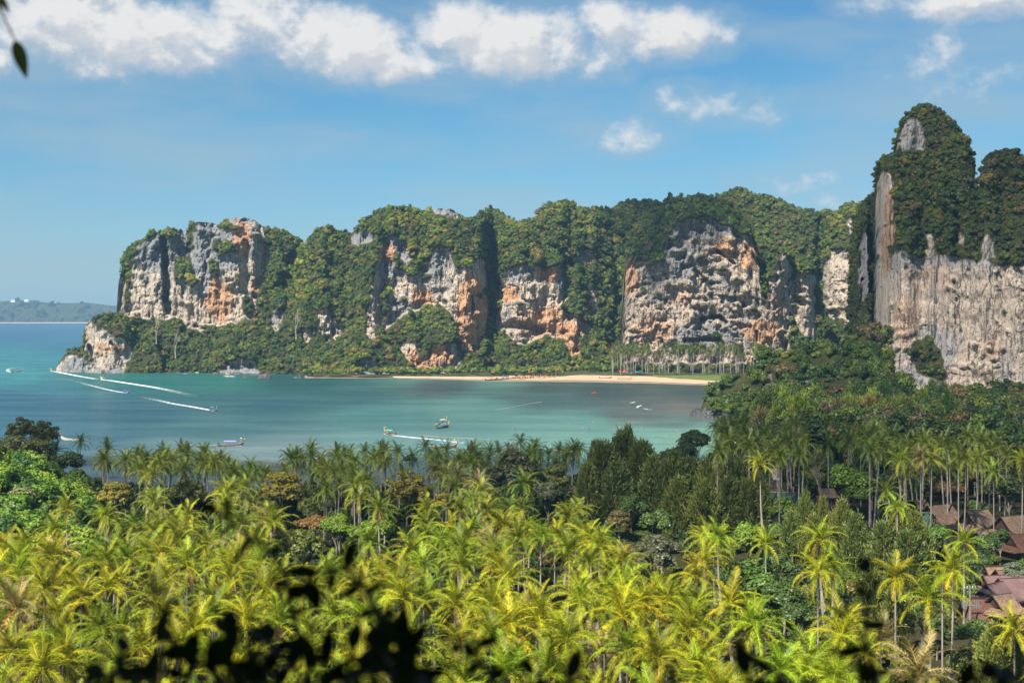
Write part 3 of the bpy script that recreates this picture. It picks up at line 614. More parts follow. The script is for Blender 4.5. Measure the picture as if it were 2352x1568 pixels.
# great wall on the right
tower = karst('limestone_tower', [(1950, 700), (1956, 560), (1966, 500), (1985, 460), (2008, 440), (2013, 385), (2030, 352), (2052, 340), (2062, 290), (2078, 258), (2100, 242), (2125, 236), (2160, 250), (2190, 275), (2212, 310), (2226, 345), (2234, 400), (2243, 440), (2254, 410), (2262, 365), (2280, 340), (2310, 334), (2335, 348), (2360, 360), (2400, 340), (2460, 300), (2560, 330), (2640, 420), (2700, 600)],
              [(1950, 905), (2700, 935)], [(1950, 1010), (2000, 900), (2035, 830), (2060, 810), (2200, 795), (2352, 780), (2700, 820)],
              [D3([(1015, 1100), (1018, 700), (1015, 560), (1032, 420), (1075, 410), (1095, 440), (1105, 560), (1110, 690), (1085, 760), (1150, 780), (1240, 810), (1330, 790), (1450, 810), (1560, 830), (1640, 850), (1700, 820), (2400, 850), (2400, 1500), (1030, 1500), (1030, 1300)]), D3([(955, 720), (975, 640), (990, 760), (985, 960), (960, 1040), (940, 900)]),
               D3([(1115, 310), (1130, 230), (1160, 190), (1190, 170), (1215, 200), (1240, 240), (1245, 330), (1210, 320), (1150, 320)]), D3([(1240, 700), (1280, 700), (1280, 790), (1240, 790)]), D3([(1500, 700), (1560, 700), (1560, 800), (1500, 800)]), D3([(1390, 690), (1420, 690), (1420, 760), (1390, 760)])],
              M_rock_tower, step=2.6, gul=[(D3([(990, 560), (1000, 800), (1003, 1100)]), 9, 40), (D3([(1475, 380), (1480, 430)]), 6, 20), (D3([(1005, 620), (1000, 800), (1010, 1050)]), 8, 14), (D3([(945, 700), (960, 900), (955, 1050)]), 6, 12), (D3([(1340, 480), (1390, 560), (1370, 760)]), 12, 12)], orange=[(2050, 500, 18, 70, 1.5), (2035, 580, 12, 60, 1.0), (2080, 740, 40, 70, .45), (2150, 640, 60, 40, .35), (2280, 800, 30, 40, .4)],
              grey=[(2110, 290, 60, 60, .45), (1985, 600, 30, 150, .35), (2150, 800, 50, 50, .4), (2200, 600, 200, 14, .35), (2110, 870, 60, 30, .5), (2240, 700, 90, 60, -.25), (2080, 680, 40, 60, -.15)],
              green=[D3([(1180, 1180), (1260, 1160), (1330, 1260), (1330, 1360), (1200, 1330)])], seed=37, s_rock=.07, s_green=.55, cave=.0, lift=6, amp=.85, blkk=.28, label='towering sheer limestone wall with black and white streaks and a wooded peak', streak=1.3)
clad(tower, 'tower_forest', 4.6, label='dark trees and dry scrub clinging to the peak of the limestone tower', w=(3, 3, 2, .8, .2, 1.6, 2, 1.2), rock_p=.025, dens=1.05, dark=.68)

# wooded knoll at the right end of the bay
knoll = karst('wooded_knoll', [(1582, 935), (1592, 925), (1610, 925), (1622, 890), (1650, 868), (1690, 855), (1725, 835), (1742, 806), (1785, 795), (1830, 800), (1865, 775), (1890, 770), (1930, 785), (1960, 765), (1990, 735), (2015, 735), (2035, 800), (2060, 850), (2110, 880), (2190, 900), (2300, 870), (2420, 860)],
              [(1582, 957), (1640, 965), (1760, 975), (2000, 985), (2420, 985)], [(1582, 760), (1600, 745), (1700, 715), (1780, 700), (2000, 660), (2420, 640)],
              [[(1580, 935), (1620, 940), (1680, 950), (1760, 960), (1760, 985), (1580, 985)], D3([(515, 1330), (550, 1320), (560, 1400), (515, 1410)]), D3([(690, 1340), (720, 1340), (715, 1400), (690, 1390)])],
              M_rock_dark, seed=51, s_green=1.15, s_rock=.3, lift=14, amp=.4, grey=[(1660, 955, 120, 20, .45), (1740, 950, 40, 15, -.3)], rough=.5, label='low wooded knoll with a dark rocky foot at the right end of the bay')
clad(knoll, 'knoll_forest', 7.6, label='mixed forest covering the knoll and the foot of the limestone tower', w=(4, 3, 1.4, .5, .2, .6, 3.5, .6), rock_p=.0)

# hazy far coast across the water
coast = karst('far_hills', [(-700, 720), (-400, 690), (-150, 700), (0, 690), (50, 687), (130, 694), (200, 693), (260, 700), (300, 697), (480, 705), (700, 715), (760, 722)], [(-700, 735), (760, 735)], [(-700, 9000), (760, 8800)], [], M_rock, step=3, seed=77, s_green=4.0, rough=.5, amp=6, lift=2, back=900, label='low wooded hills on the hazy far coast')
pts, g, px_, py_ = forest_points(coast, 26, 0)
r_ = np.random.default_rng(4); keep = r_.uniform(size=len(pts)) < min(1, 5000 / max(len(pts), 1)); pts = pts[keep]
scatter('far_coast_woods', pts, 22 * np.exp(r_.normal(size=len(pts)) * .3), tints(len(pts), W_STD, 9) * .5, FAR, label='distant woods on the hills of the far coast')
# ---------------------------------------------------------------- sea, land, beaches
def shore_d(px): return np.interp(px, [-900, 0, 600, 1100, 1350, 1550, 1650, 1705, 1735, 1762], [330, 385, 398, 412, 440, 500, 560, 640, 700, 1100])
seacol = [ # px, py, linear colour of the water body
    (-200, 735, (.010, .12, .24)), (50, 760, (.008, .115, .23)), (130, 790, (.012, .15, .24)), (60, 822, (.014, .21, .25)), (40, 860, (.020, .24, .25)), (250, 858, (.008, .17, .155)), (500, 866, (.010, .17, .15)), (120, 880, (.014, .16, .19)),
    (60, 925, (.018, .105, .17)), (300, 950, (.024, .12, .165)), (200, 990, (.030, .135, .18)), (700, 872, (.012, .10, .105)), (600, 930, (.028, .13, .155)), (500, 985, (.05, .17, .185)), (800, 905, (.03, .13, .14)), (620, 1040, (.16, .27, .28)), (420, 1045, (.13, .25, .27)), (650, 1070, (.22, .27, .27)),
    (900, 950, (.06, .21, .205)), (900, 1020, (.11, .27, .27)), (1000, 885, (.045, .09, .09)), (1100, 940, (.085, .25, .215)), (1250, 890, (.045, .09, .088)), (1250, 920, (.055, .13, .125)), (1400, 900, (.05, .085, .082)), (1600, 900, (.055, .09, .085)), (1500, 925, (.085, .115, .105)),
    (1300, 965, (.105, .29, .245)), (1480, 950, (.10, .14, .13)), (1560, 965, (.10, .19, .165)), (1300, 1010, (.13, .33, .28)), (1500, 1000, (.14, .35, .28)), (1100, 1040, (.13, .32, .29)), (1560, 935, (.14, .15, .125)), (1650, 985, (.17, .36, .28)), (1620, 1010, (.16, .36, .28)), (1900, 960, (.10, .3, .25)), (2600, 900, (.10, .3, .25)), (-600, 900, (.018, .105, .17)), (1180, 874, (.09, .25, .20)), (950, 872, (.07, .2, .165))]
mS, n, l, out = M('sea_water')
pr = n('ShaderNodeBsdfDiffuse')
at_ = n('ShaderNodeAttribute', attribute_name='body')
g = n('ShaderNodeNewGeometry')
mpn = n('ShaderNodeVectorMath', operation='MULTIPLY'); l(g.outputs['Position'], mpn.inputs[0]); mpn.inputs[1].default_value = (.25, .85, 1)
mp2 = n('ShaderNodeVectorMath', operation='MULTIPLY'); l(g.outputs['Position'], mp2.inputs[0]); mp2.inputs[1].default_value = (.012, .035, 1)
wv = n('ShaderNodeTexNoise', i_Scale=1.1, i_Detail=6.0, i_Roughness=.62); l(mpn.outputs[0], wv.inputs['Vector'])
pt = n('ShaderNodeTexNoise', i_Scale=1.0, i_Detail=6.0, i_Roughness=.55); l(mp2.outputs[0], pt.inputs['Vector'])
c = mixc(n, l, 1.0, at_.outputs['Color'], mixc(n, l, rangen(n, l, pt.outputs[0], .35, .65), (.80, .85, .9), (1.12, 1.1, 1.06)), 'MULTIPLY')
l(c, pr.inputs[0])
gl = n('ShaderNodeBsdfGlossy', i_Roughness=.16); gl.inputs[0].default_value = (1, 1, 1, 1)
mp3 = n('ShaderNodeVectorMath', operation='MULTIPLY'); l(g.outputs['Position'], mp3.inputs[0]); mp3.inputs[1].default_value = (.07, .16, 1)
sw_ = n('ShaderNodeTexNoise', i_Scale=1.0, i_Detail=5.0, i_Roughness=.7); l(mp3.outputs[0], sw_.inputs['Vector'])
hsum = mathn(n, l, 'ADD', mathn(n, l, 'MULTIPLY', wv.outputs[0], .5), mathn(n, l, 'MULTIPLY', sw_.outputs[0], 3.2))
bp = n('ShaderNodeBump', i_Strength=.8, i_Distance=.8); l(hsum, bp.inputs['Height']); l(bp.outputs[0], gl.inputs['Normal'])
bp2 = n('ShaderNodeBump', i_Strength=.8, i_Distance=.8); l(hsum, bp2.inputs['Height']); l(bp2.outputs[0], pr.inputs['Normal'])
fr = n('ShaderNodeFresnel', i_IOR=1.33); l(bp.outputs[0], fr.inputs['Normal'])
ff = mathn(n, l, 'MULTIPLY', mathn(n, l, 'MINIMUM', fr.outputs[0], .45), .62)
ff = mathn(n, l, 'MULTIPLY', ff, rangen(n, l, pt.outputs[0], .3, .7, .75, 1.2))
mx = n('ShaderNodeMixShader'); l(ff, mx.inputs[0]); l(pr.outputs[0], mx.inputs[1]); l(gl.outputs[0], mx.inputs[2]); l(mx.outputs[0], out.inputs[0])
sx = np.concatenate([np.linspace(-6000, -700, 12), np.linspace(-600, 2900, 130), np.linspace(3000, 8000, 12)])
sd = 1 / np.linspace(1 / 300.0, 1 / 9500.0, 170); sd = np.concatenate([[-300, 100], sd, [10500, 11500]])
gx, gd = np.meshgrid(sx, sd, indexing='ij')
kx = np.array([s_[0] for s_ in seacol]); ky = np.array([s_[1] for s_ in seacol]); kc = np.array([s_[2] for s_ in seacol])
ypx = HZ + H * F / np.maximum(gd, 120); 
wx_, wy_ = gx + 60 * (fbm(gx / 90, ypx / 12, 0, 3, 4) - .5), ypx + 12 * (fbm(gx / 90, ypx / 12, 5, 3, 6) - .5)
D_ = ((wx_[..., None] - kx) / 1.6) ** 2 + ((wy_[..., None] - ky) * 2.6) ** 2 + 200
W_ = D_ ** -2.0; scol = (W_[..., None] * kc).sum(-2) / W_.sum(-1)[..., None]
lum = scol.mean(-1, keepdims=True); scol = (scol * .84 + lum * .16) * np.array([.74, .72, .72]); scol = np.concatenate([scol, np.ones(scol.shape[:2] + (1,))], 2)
ii = np.arange(gx.size).reshape(gx.shape)
Q = np.stack([ii[:-1, :-1], ii[1:, :-1], ii[1:, 1:], ii[:-1, 1:]], 2).reshape(-1, 4)
SX = (gx - CX) / F * np.maximum(gd, 900); SX = np.where(gd < 900, (gx - CX) / F * 900, SX)
# below 900 m keep true perspective columns for the visible span
SX = np.clip((gx - CX) / F * np.where(np.abs(gx - 1176) < 1800, np.maximum(gd, 100), np.maximum(gd, 1500)), -9000, 9000)
me = mesh_np('sea', np.stack([SX, gd, np.zeros_like(gd)], 2).reshape(-1, 3), Q, mS, True, {'body': ('FLOAT_COLOR', 'POINT', scol.reshape(-1, 4))})
tag(link('sea', me), 'turquoise and blue water of the bay', None, None, 'structure')

# near land: beach, grove floor, hill under the viewpoint
def ground_z(X, Y):
    X = np.asarray(X, float); Y = np.asarray(Y, float)
    px = CX + X / np.maximum(Y, 40) * F
    S = shore_d(px); z = np.clip((S - Y) * .05, -2, 2.4)
    z = z + 1.2 * sstep(S - Y, 30, 140) + (fbm(X / 30, Y / 30, 0, 3, 2) - .5) * 1.2 * sstep(S - Y, 20, 60)
    z = z + 21 * np.exp(-((X + 135) / 38) ** 2 - ((Y - 300) / 55) ** 2) + 8 * np.exp(-((X - 10) / 60) ** 2 - ((Y - 130) / 30) ** 2) * 0
    z = z + 48.5 * (1 - sstep(np.hypot(X, Y), 1.0, 48))
    return z
def rz(x, y): return float(ground_z(x, y))
lx = np.concatenate([np.linspace(-2600, -200, 14), np.linspace(-150, 2500, 220), np.linspace(2600, 5200, 14)])
ld = np.concatenate([1 / np.linspace(1 / 60., 1 / 1080., 300)])
gx, gd = np.meshgrid(lx, ld, indexing='ij'); GX = (gx - CX) / F * gd; GZ = ground_z(GX, gd)
S = shore_d(gx); inl = S - gd
sand = 1 - sstep(inl + (fbm(GX / 9, gd / 9, 0, 3, 3) - .5) * 14, 14, 26)
n1 = fbm(GX / 14, gd / 14, 0, 4, 31)[..., None]
floor_c = np.array([.030, .036, .014]) * (1 - n1) + np.array([.055, .048, .026]) * n1
sand_c = np.where((inl < 5)[..., None], np.array([.36, .29, .21]), np.array([.56, .47, .35]))
gcol = floor_c * (1 - sand[..., None]) + sand_c * sand[..., None]
gcol = np.concatenate([gcol, np.ones(gcol.shape[:2] + (1,))], 2)
mG, n, l, out = M('ground_soil'); b = n('ShaderNodeBsdfDiffuse'); a_ = n('ShaderNodeAttribute', attribute_name='soil')
nz = n('ShaderNodeTexNoise', i_Scale=.8, i_Detail=6.0); g = n('ShaderNodeNewGeometry'); l(g.outputs['Position'], nz.inputs['Vector'])
l(mixc(n, l, 1.0, a_.outputs['Color'], mixc(n, l, nz.outputs[0], (.6, .6, .6), (1.4, 1.4, 1.4)), 'MULTIPLY'), b.inputs[0]); l(b.outputs[0], out.inputs[0])
ii = np.arange(gx.size).reshape(gx.shape); Q = np.stack([ii[:-1, :-1], ii[1:, :-1], ii[1:, 1:], ii[:-1, 1:]], 2).reshape(-1, 4)
tag(link('ground', mesh_np('ground', np.stack([GX, gd, GZ], 2).reshape(-1, 3), Q, mG, True, {'soil': ('FLOAT_COLOR', 'POINT', gcol.reshape(-1, 4))})), 'ground of the palm grove running down to the near beach', None, None, 'structure')
# hill the viewer stands on
hx, hy = np.meshgrid(np.linspace(-120, 120, 61), np.linspace(-120, 76, 50), indexing='ij'); hz = ground_z(hx, np.abs(hy)) - .03
ii = np.arange(hx.size).reshape(hx.shape); Q = np.stack([ii[:-1, :-1], ii[1:, :-1], ii[1:, 1:], ii[:-1, 1:]], 2).reshape(-1, 4)
tag(link('viewpoint_hill', mesh_np('viewpoint_hill', np.stack([hx, hy, hz], 2).reshape(-1, 3), Q, mG, True, {'soil': ('FLOAT_COLOR', 'POINT', np.tile([.045, .05, .022, 1], (hx.size, 1)))})), 'steep leafy hillside just below the viewpoint', None, None, 'structure')

# far beach at the foot of the ridge, lawn and ground under the far palms
M_sand = simple('dry_sand', (.46, .35, .23), .95, .05, .1, .15); M_wet = simple('wet_sand', (.27, .20, .135), .6, .3, .15, .1); M_lawn = simple('lawn', (.11, .15, .04), .9, .05, .2, .1)
def strip(name, front, backl, z0, z1, mat, label, nseg=90, wob=1.2, seed=0):
    xs = np.linspace(front[0][0], front[-1][0], nseg)
    yf = np.interp(xs, *zip(*front)) + (fbm(xs / 14, 0, seed, 4, seed) - .5) * wob; yb = np.interp(xs, *zip(*backl)) + (fbm(xs / 20, 3, seed, 3, seed) - .5) * wob
    V = []; rows = 5
    for j in range(rows):
        t = j / (rows - 1)
        for x_, a_, b_ in zip(xs, yf, yb):
            da = (H - z0) * F / (a_ - HZ); db = (H - z1) * F / (b_ - HZ); d_ = da + (db - da) * t; z_ = z0 + (z1 - z0) * t
            V.append(((x_ - CX) / F * d_, d_, z_))
    ii = np.arange(rows * nseg).reshape(rows, nseg); Q = np.stack([ii[:-1, :-1], ii[:-1, 1:], ii[1:, 1:], ii[1:, :-1]], 2).reshape(-1, 4)
    return tag(link(name, mesh_np(name, V, Q, mat, True)), label, None, None, 'structure')
strip('far_land', [(720, 866), (900, 866), (1300, 868), (1640, 874), (2100, 874)], [(720, 845), (1000, 845), (2100, 826)], .35, 3.0, simple('far_soil', (.07, .075, .035), .9, .05, .3, .1), 'ground under the palms and trees behind the far beach', seed=3)
strip('wet_sand', [(700, 868), (900, 868), (1000, 871), (1100, 874.5), (1300, 877), (1480, 880), (1630, 885), (1740, 889)], [(660, 863), (900, 862), (1100, 862), (1300, 862), (1500, 864), (1740, 870)], .02, .75, M_wet, 'wet sand along the edge of the far beach', seed=5)
strip('far_beach', [(705, 865), (760, 865), (900, 866.5), (1100, 871), (1250, 873), (1300, 872), (1480, 876), (1630, 882), (1740, 886)], [(680, 863), (900, 864), (1100, 865), (1290, 864), (1330, 861), (1500, 864), (1560, 870), (1740, 874)], .30, 1.25, M_sand, 'pale sand of the far beach at the foot of the ridge', seed=6)
strip('far_lawn', [(1500, 864.5), (1560, 869.5), (1640, 873), (1740, 876)], [(1500, 861), (1560, 862), (1740, 860)], 1.3, 2.2, M_lawn, 'bright green lawn between the far beach and its palms', wob=.4)
strip('far_coast_beach', [(-60, 742.5), (270, 742.5)], [(-60, 740), (270, 739.5)], .5, 4, simple('far_sand', (.36, .31, .26), .9, .05, .1, .01), 'thin pale beach on the hazy far coast', wob=.2)
# near right cove beach strip sits on the ground mesh
strip('cove_beach', [(1655, 1040), (1690, 1012), (1722, 985), (1738, 972)], [(1700, 1040), (1740, 1015), (1775, 990), (1790, 975)], .25, 1.2, simple('cove_sand', (.52, .42, .33), .9, .05, .12, .3), 'small sandy cove beside the rocky foot of the knoll', nseg=20)

# ---------------------------------------------------------------- cumulus overhead and behind the viewpoint (their shadows fall on the shore palms, the knoll and the wall)
m, n, l, out = M('cloud_vapour'); a = n('ShaderNodeBsdfDiffuse'); a.inputs[0].default_value = (.9, .9, .9, 1); t = n('ShaderNodeBsdfTransparent'); mxx = n('ShaderNodeMixShader', i_Fac=.50)
l(mxx.outputs[0], out.inputs[0]); l(a.outputs[0], mxx.inputs[1]); l(t.outputs[0], mxx.inputs[2]); M_cloud = m
m, n, l, out = M('thin_cloud_vapour'); a = n('ShaderNodeBsdfDiffuse'); a.inputs[0].default_value = (.9, .9, .9, 1); t = n('ShaderNodeBsdfTransparent'); mxx = n('ShaderNodeMixShader', i_Fac=.72)
l(mxx.outputs[0], out.inputs[0]); l(a.outputs[0], mxx.inputs[1]); l(t.outputs[0], mxx.inputs[2]); M_thin = m
def cloud(name, outline, z_target, alt, label, seed, wob=30, th=90, st=14, mat=None):
    """flat based cumulus; outline = ground outline of its shadow at height z_target"""
    kx_, ky_ = SDIR.x / SDIR.z * (alt - z_target), SDIR.y / SDIR.z * (alt - z_target)
    ox, oy = zip(*outline); xs = np.arange(min(ox) - 60, max(ox) + 61, st); ys = np.arange(min(oy) - 60, max(oy) + 61, st)
    gx, gy = np.meshgrid(xs, ys, indexing='ij')
    wx = gx + wob * 2 * (fbm(gx / 70, gy / 70, 0, 4, seed) - .5); wy = gy + wob * 2 * (fbm(gx / 70, gy / 70, 9, 4, seed + 3) - .5)
    ins = inpoly(wx, wy, outline)
    f = ins.astype(float)
    for _ in range(4): f = (f + np.roll(f, 1, 0) + np.roll(f, -1, 0) + np.roll(f, 1, 1) + np.roll(f, -1, 1)) / 5
    hh = th * np.sqrt(np.clip(f * 2 - .8, 0, 1)) * (.5 + fbm(gx / 45, gy / 45, 2, 4, seed + 5))
    X = gx + kx_; Y = gy + ky_; ii = np.arange(gx.size).reshape(gx.shape); cell = ins[:-1, :-1]
    Q = np.stack([ii[:-1, :-1], ii[1:, :-1], ii[1:, 1:], ii[:-1, 1:]], 2)[cell]
    V = np.concatenate([np.stack([X, Y, alt + hh], 2).reshape(-1, 3), np.stack([X, Y, alt - hh * .2], 2).reshape(-1, 3)])
    tag(link(name, mesh_np(name, V, np.concatenate([Q, (Q + gx.size)[:, ::-1]]), mat or M_cloud, True)), label, 'cloud', 'cumulus clouds overhead', 'stuff')
cloud('cumulus_cloud', [(60, 318), (75, 262), (200, 268), (330, 250), (700, 300), (700, 735), (240, 730), (95, 700), (105, 520), (70, 480)], 25, 1400, 'thin white cloud high over the right hand palms and the knoll', 13, mat=M_thin)
cloud('cumulus_cloud', [(-400, 335), (-120, 325), (-60, 300), (58, 318), (70, 480), (-400, 480)], 25, 1400, 'long flat based white cloud high above the shore palms', 3)
cloud('cumulus_cloud', [(85, 1265), (150, 1300), (205, 1290), (225, 1330), (240, 1600), (80, 1600), (100, 1400)], 145, 1400, 'small white cloud high over the cave cliff', 5, wob=22)
cloud('cumulus_cloud', [(60, 740), (240, 730), (700, 720), (760, 1100), (300, 1160), (110, 1040)], 110, 1400, 'thin white cloud high over the limestone tower', 8, wob=26, mat=M_thin)
# ---------------------------------------------------------------- haze
m, n, l, out = M('haze_air'); pv = n('ShaderNodeVolumePrincipled'); pv.inputs['Color'].default_value = (.38, .70, 1.0, 1); pv.inputs['Density'].default_value = .000066; pv.inputs['Anisotropy'].default_value = .1
l(pv.outputs[0], out.inputs['Volume'])
mb = MB(); mb.box((0, 4800, 108), (19600, 14400, 230)); tag(mb.build('haze', m), 'thin blue haze in the air over the bay', kind='stuff')

# ---------------------------------------------------------------- trees
BR = [crown_mesh('crown', 200 + i, lobes=16, leaves=4200, leaf=.058, mat=M_leaf, lob=(.28, .46), spread=.68) for i in range(5)]
BRI = [crown_mesh('thicket_crown_%s' % w, 230 + i, lobes=12, leaves=1500, leaf=.085, mat=M_leaf_i, lob=(.3, .48), spread=.66) for i, w in enumerate(('round', 'broad', 'lumpy', 'spiky'))]
OPEN = [crown_mesh('crown', 260 + i, lobes=46, leaves=6000, leaf=.055, mat=M_leaf, lob=(.13, .27), spread=.80, flat=1.0, core=False) for i in range(2)]
FLAT = crown_mesh('crown', 280, lobes=22, leaves=3000, leaf=.04, mat=M_leaf, lob=(.16, .28), spread=.85, flat=.25, core=False)
CAS = [casuarina_mesh('crown', 300 + i, M_leaf, 170, 26) for i in range(3)]
CASI = [casuarina_mesh('casuarina_crown_%s' % w, 310 + i, M_leaf_i, 120, 18) for i, w in enumerate(('tall', 'slim'))]
def limbs(seed, open_=False, twigs=6, height=1.0, depth=3):
    r = random.Random(seed); mb = MB()
    def br(p, d, L, rad, lev):
        q = [p]; dd = d.copy()
        for i in range(3):
            dd = (dd + Vector((r.uniform(-.18, .18), r.uniform(-.18, .18), .06))).normalized(); q.append(q[-1] + dd * L / 3)
        mb.tube(q, [rad, rad * .85, rad * .7, rad * .55], 5 if lev < 2 else 3, cap=False)
        if lev < depth:
            for k in range(r.choice((2, 3)) + (1 if lev == 0 else 0)):
                a = r.uniform(0, 6.28); nd = (dd + Vector((math.cos(a), math.sin(a), .1)) * r.uniform(.5, .95)).normalized()
                br(q[r.choice((2, 3))], nd, L * r.uniform(.55, .8), rad * .55, lev + 1)
    br(Vector((0, 0, 0)), Vector((0, 0, 1)), height * .5, .05, 0)
    return mb
LIMB = [limbs(s).mesh('trunk', M_bark) for s in range(4)]
BAREM = [limbs(40 + s, depth=5).mesh('trunk', M_bare) for s in range(3)]
STRAIGHT = MB().tube([(0, 0, 0), (.02, 0, .5), (0, .01, 1), (0, 0, 2.3)], [.05, .04, .03, .01], 6).mesh('trunk', M_bark)
tree_xy = []; tree_img = []
def tree(px, py, rpx, kind, tint, label, zc=None, name=None, cat='tree', group=None, d=None, sq=1.0):
    """crown centre at pixel row py, half width rpx; stands on the ground below it"""
    zc = (zc or 10) + 3.0 * (zc < 14)
    if d is None: d = (H - zc) * F / (py - HZ)
    p = at(px, py, d); rad = rpx * d / F; g0 = rz(p.x, p.y); tree_img.append((px, py, rpx, d))
    if g0 > zc - 3: g0 = zc - 3
    o = empty(name or {'br': 'broadleaf_tree', 'open': 'broadleaf_tree', 'flat': 'umbrella_tree', 'cas': 'casuarina_tree', 'bare': 'bare_tree'}[kind], (p.x, p.y, g0), label, cat, group, rz=R.uniform(0, 6.28))
    hgt = p.z - g0
    if kind == 'bare':
        t = link('trunk', R.choice(BAREM), o); t.scale = (rad * 1.3, rad * 1.3, (hgt + rad) * .75); tree_xy.append((p.x, p.y, rad)); return o
    if kind == 'cas':
        t = link('trunk', STRAIGHT, o); cr = link('crown', R.choice(CAS), o); s = rad; ht = (p.z - g0) + rad * 1.25 * sq
        cr.scale = (s, s, ht / 2.65); cr.location = (0, 0, 0); t.scale = (3.2, 3.2, ht / 2.5)
    else:
        cm = {'br': BR, 'open': OPEN, 'flat': [FLAT]}[kind]
        t = link('trunk', R.choice(LIMB), o); cr = link('crown', R.choice(cm), o)
        cr.scale = (rad, rad, rad * sq * .92); cr.location = (0, 0, hgt - rad * (.42 if kind != 'open' else .75) * sq); t.scale = (rad * 1.1, rad * 1.1, hgt * 1.05)
    cr.color = (*[min(1, q) for q in tint], 1); tree_xy.append((p.x, p.y, rad)); return o
DK = (.05, .085, .022); MID = (.09, .15, .028); BRT = (.16, .25, .016); OLV = (.13, .14, .035); YEL = (.34, .29, .040); ORG = (.30, .17, .04); GRY = (.13, .14, .07); CASG = (.17, .20, .040); CASD = (.12, .16, .036)
def Pp4(x, y): return x * .414, 918.7 + y * .414
def Pp5(x, y): return 735 + x * .414, 918.7 + y * .414
def Pp6(x, y): return 1531 + x * .414, 918.7 + y * .414
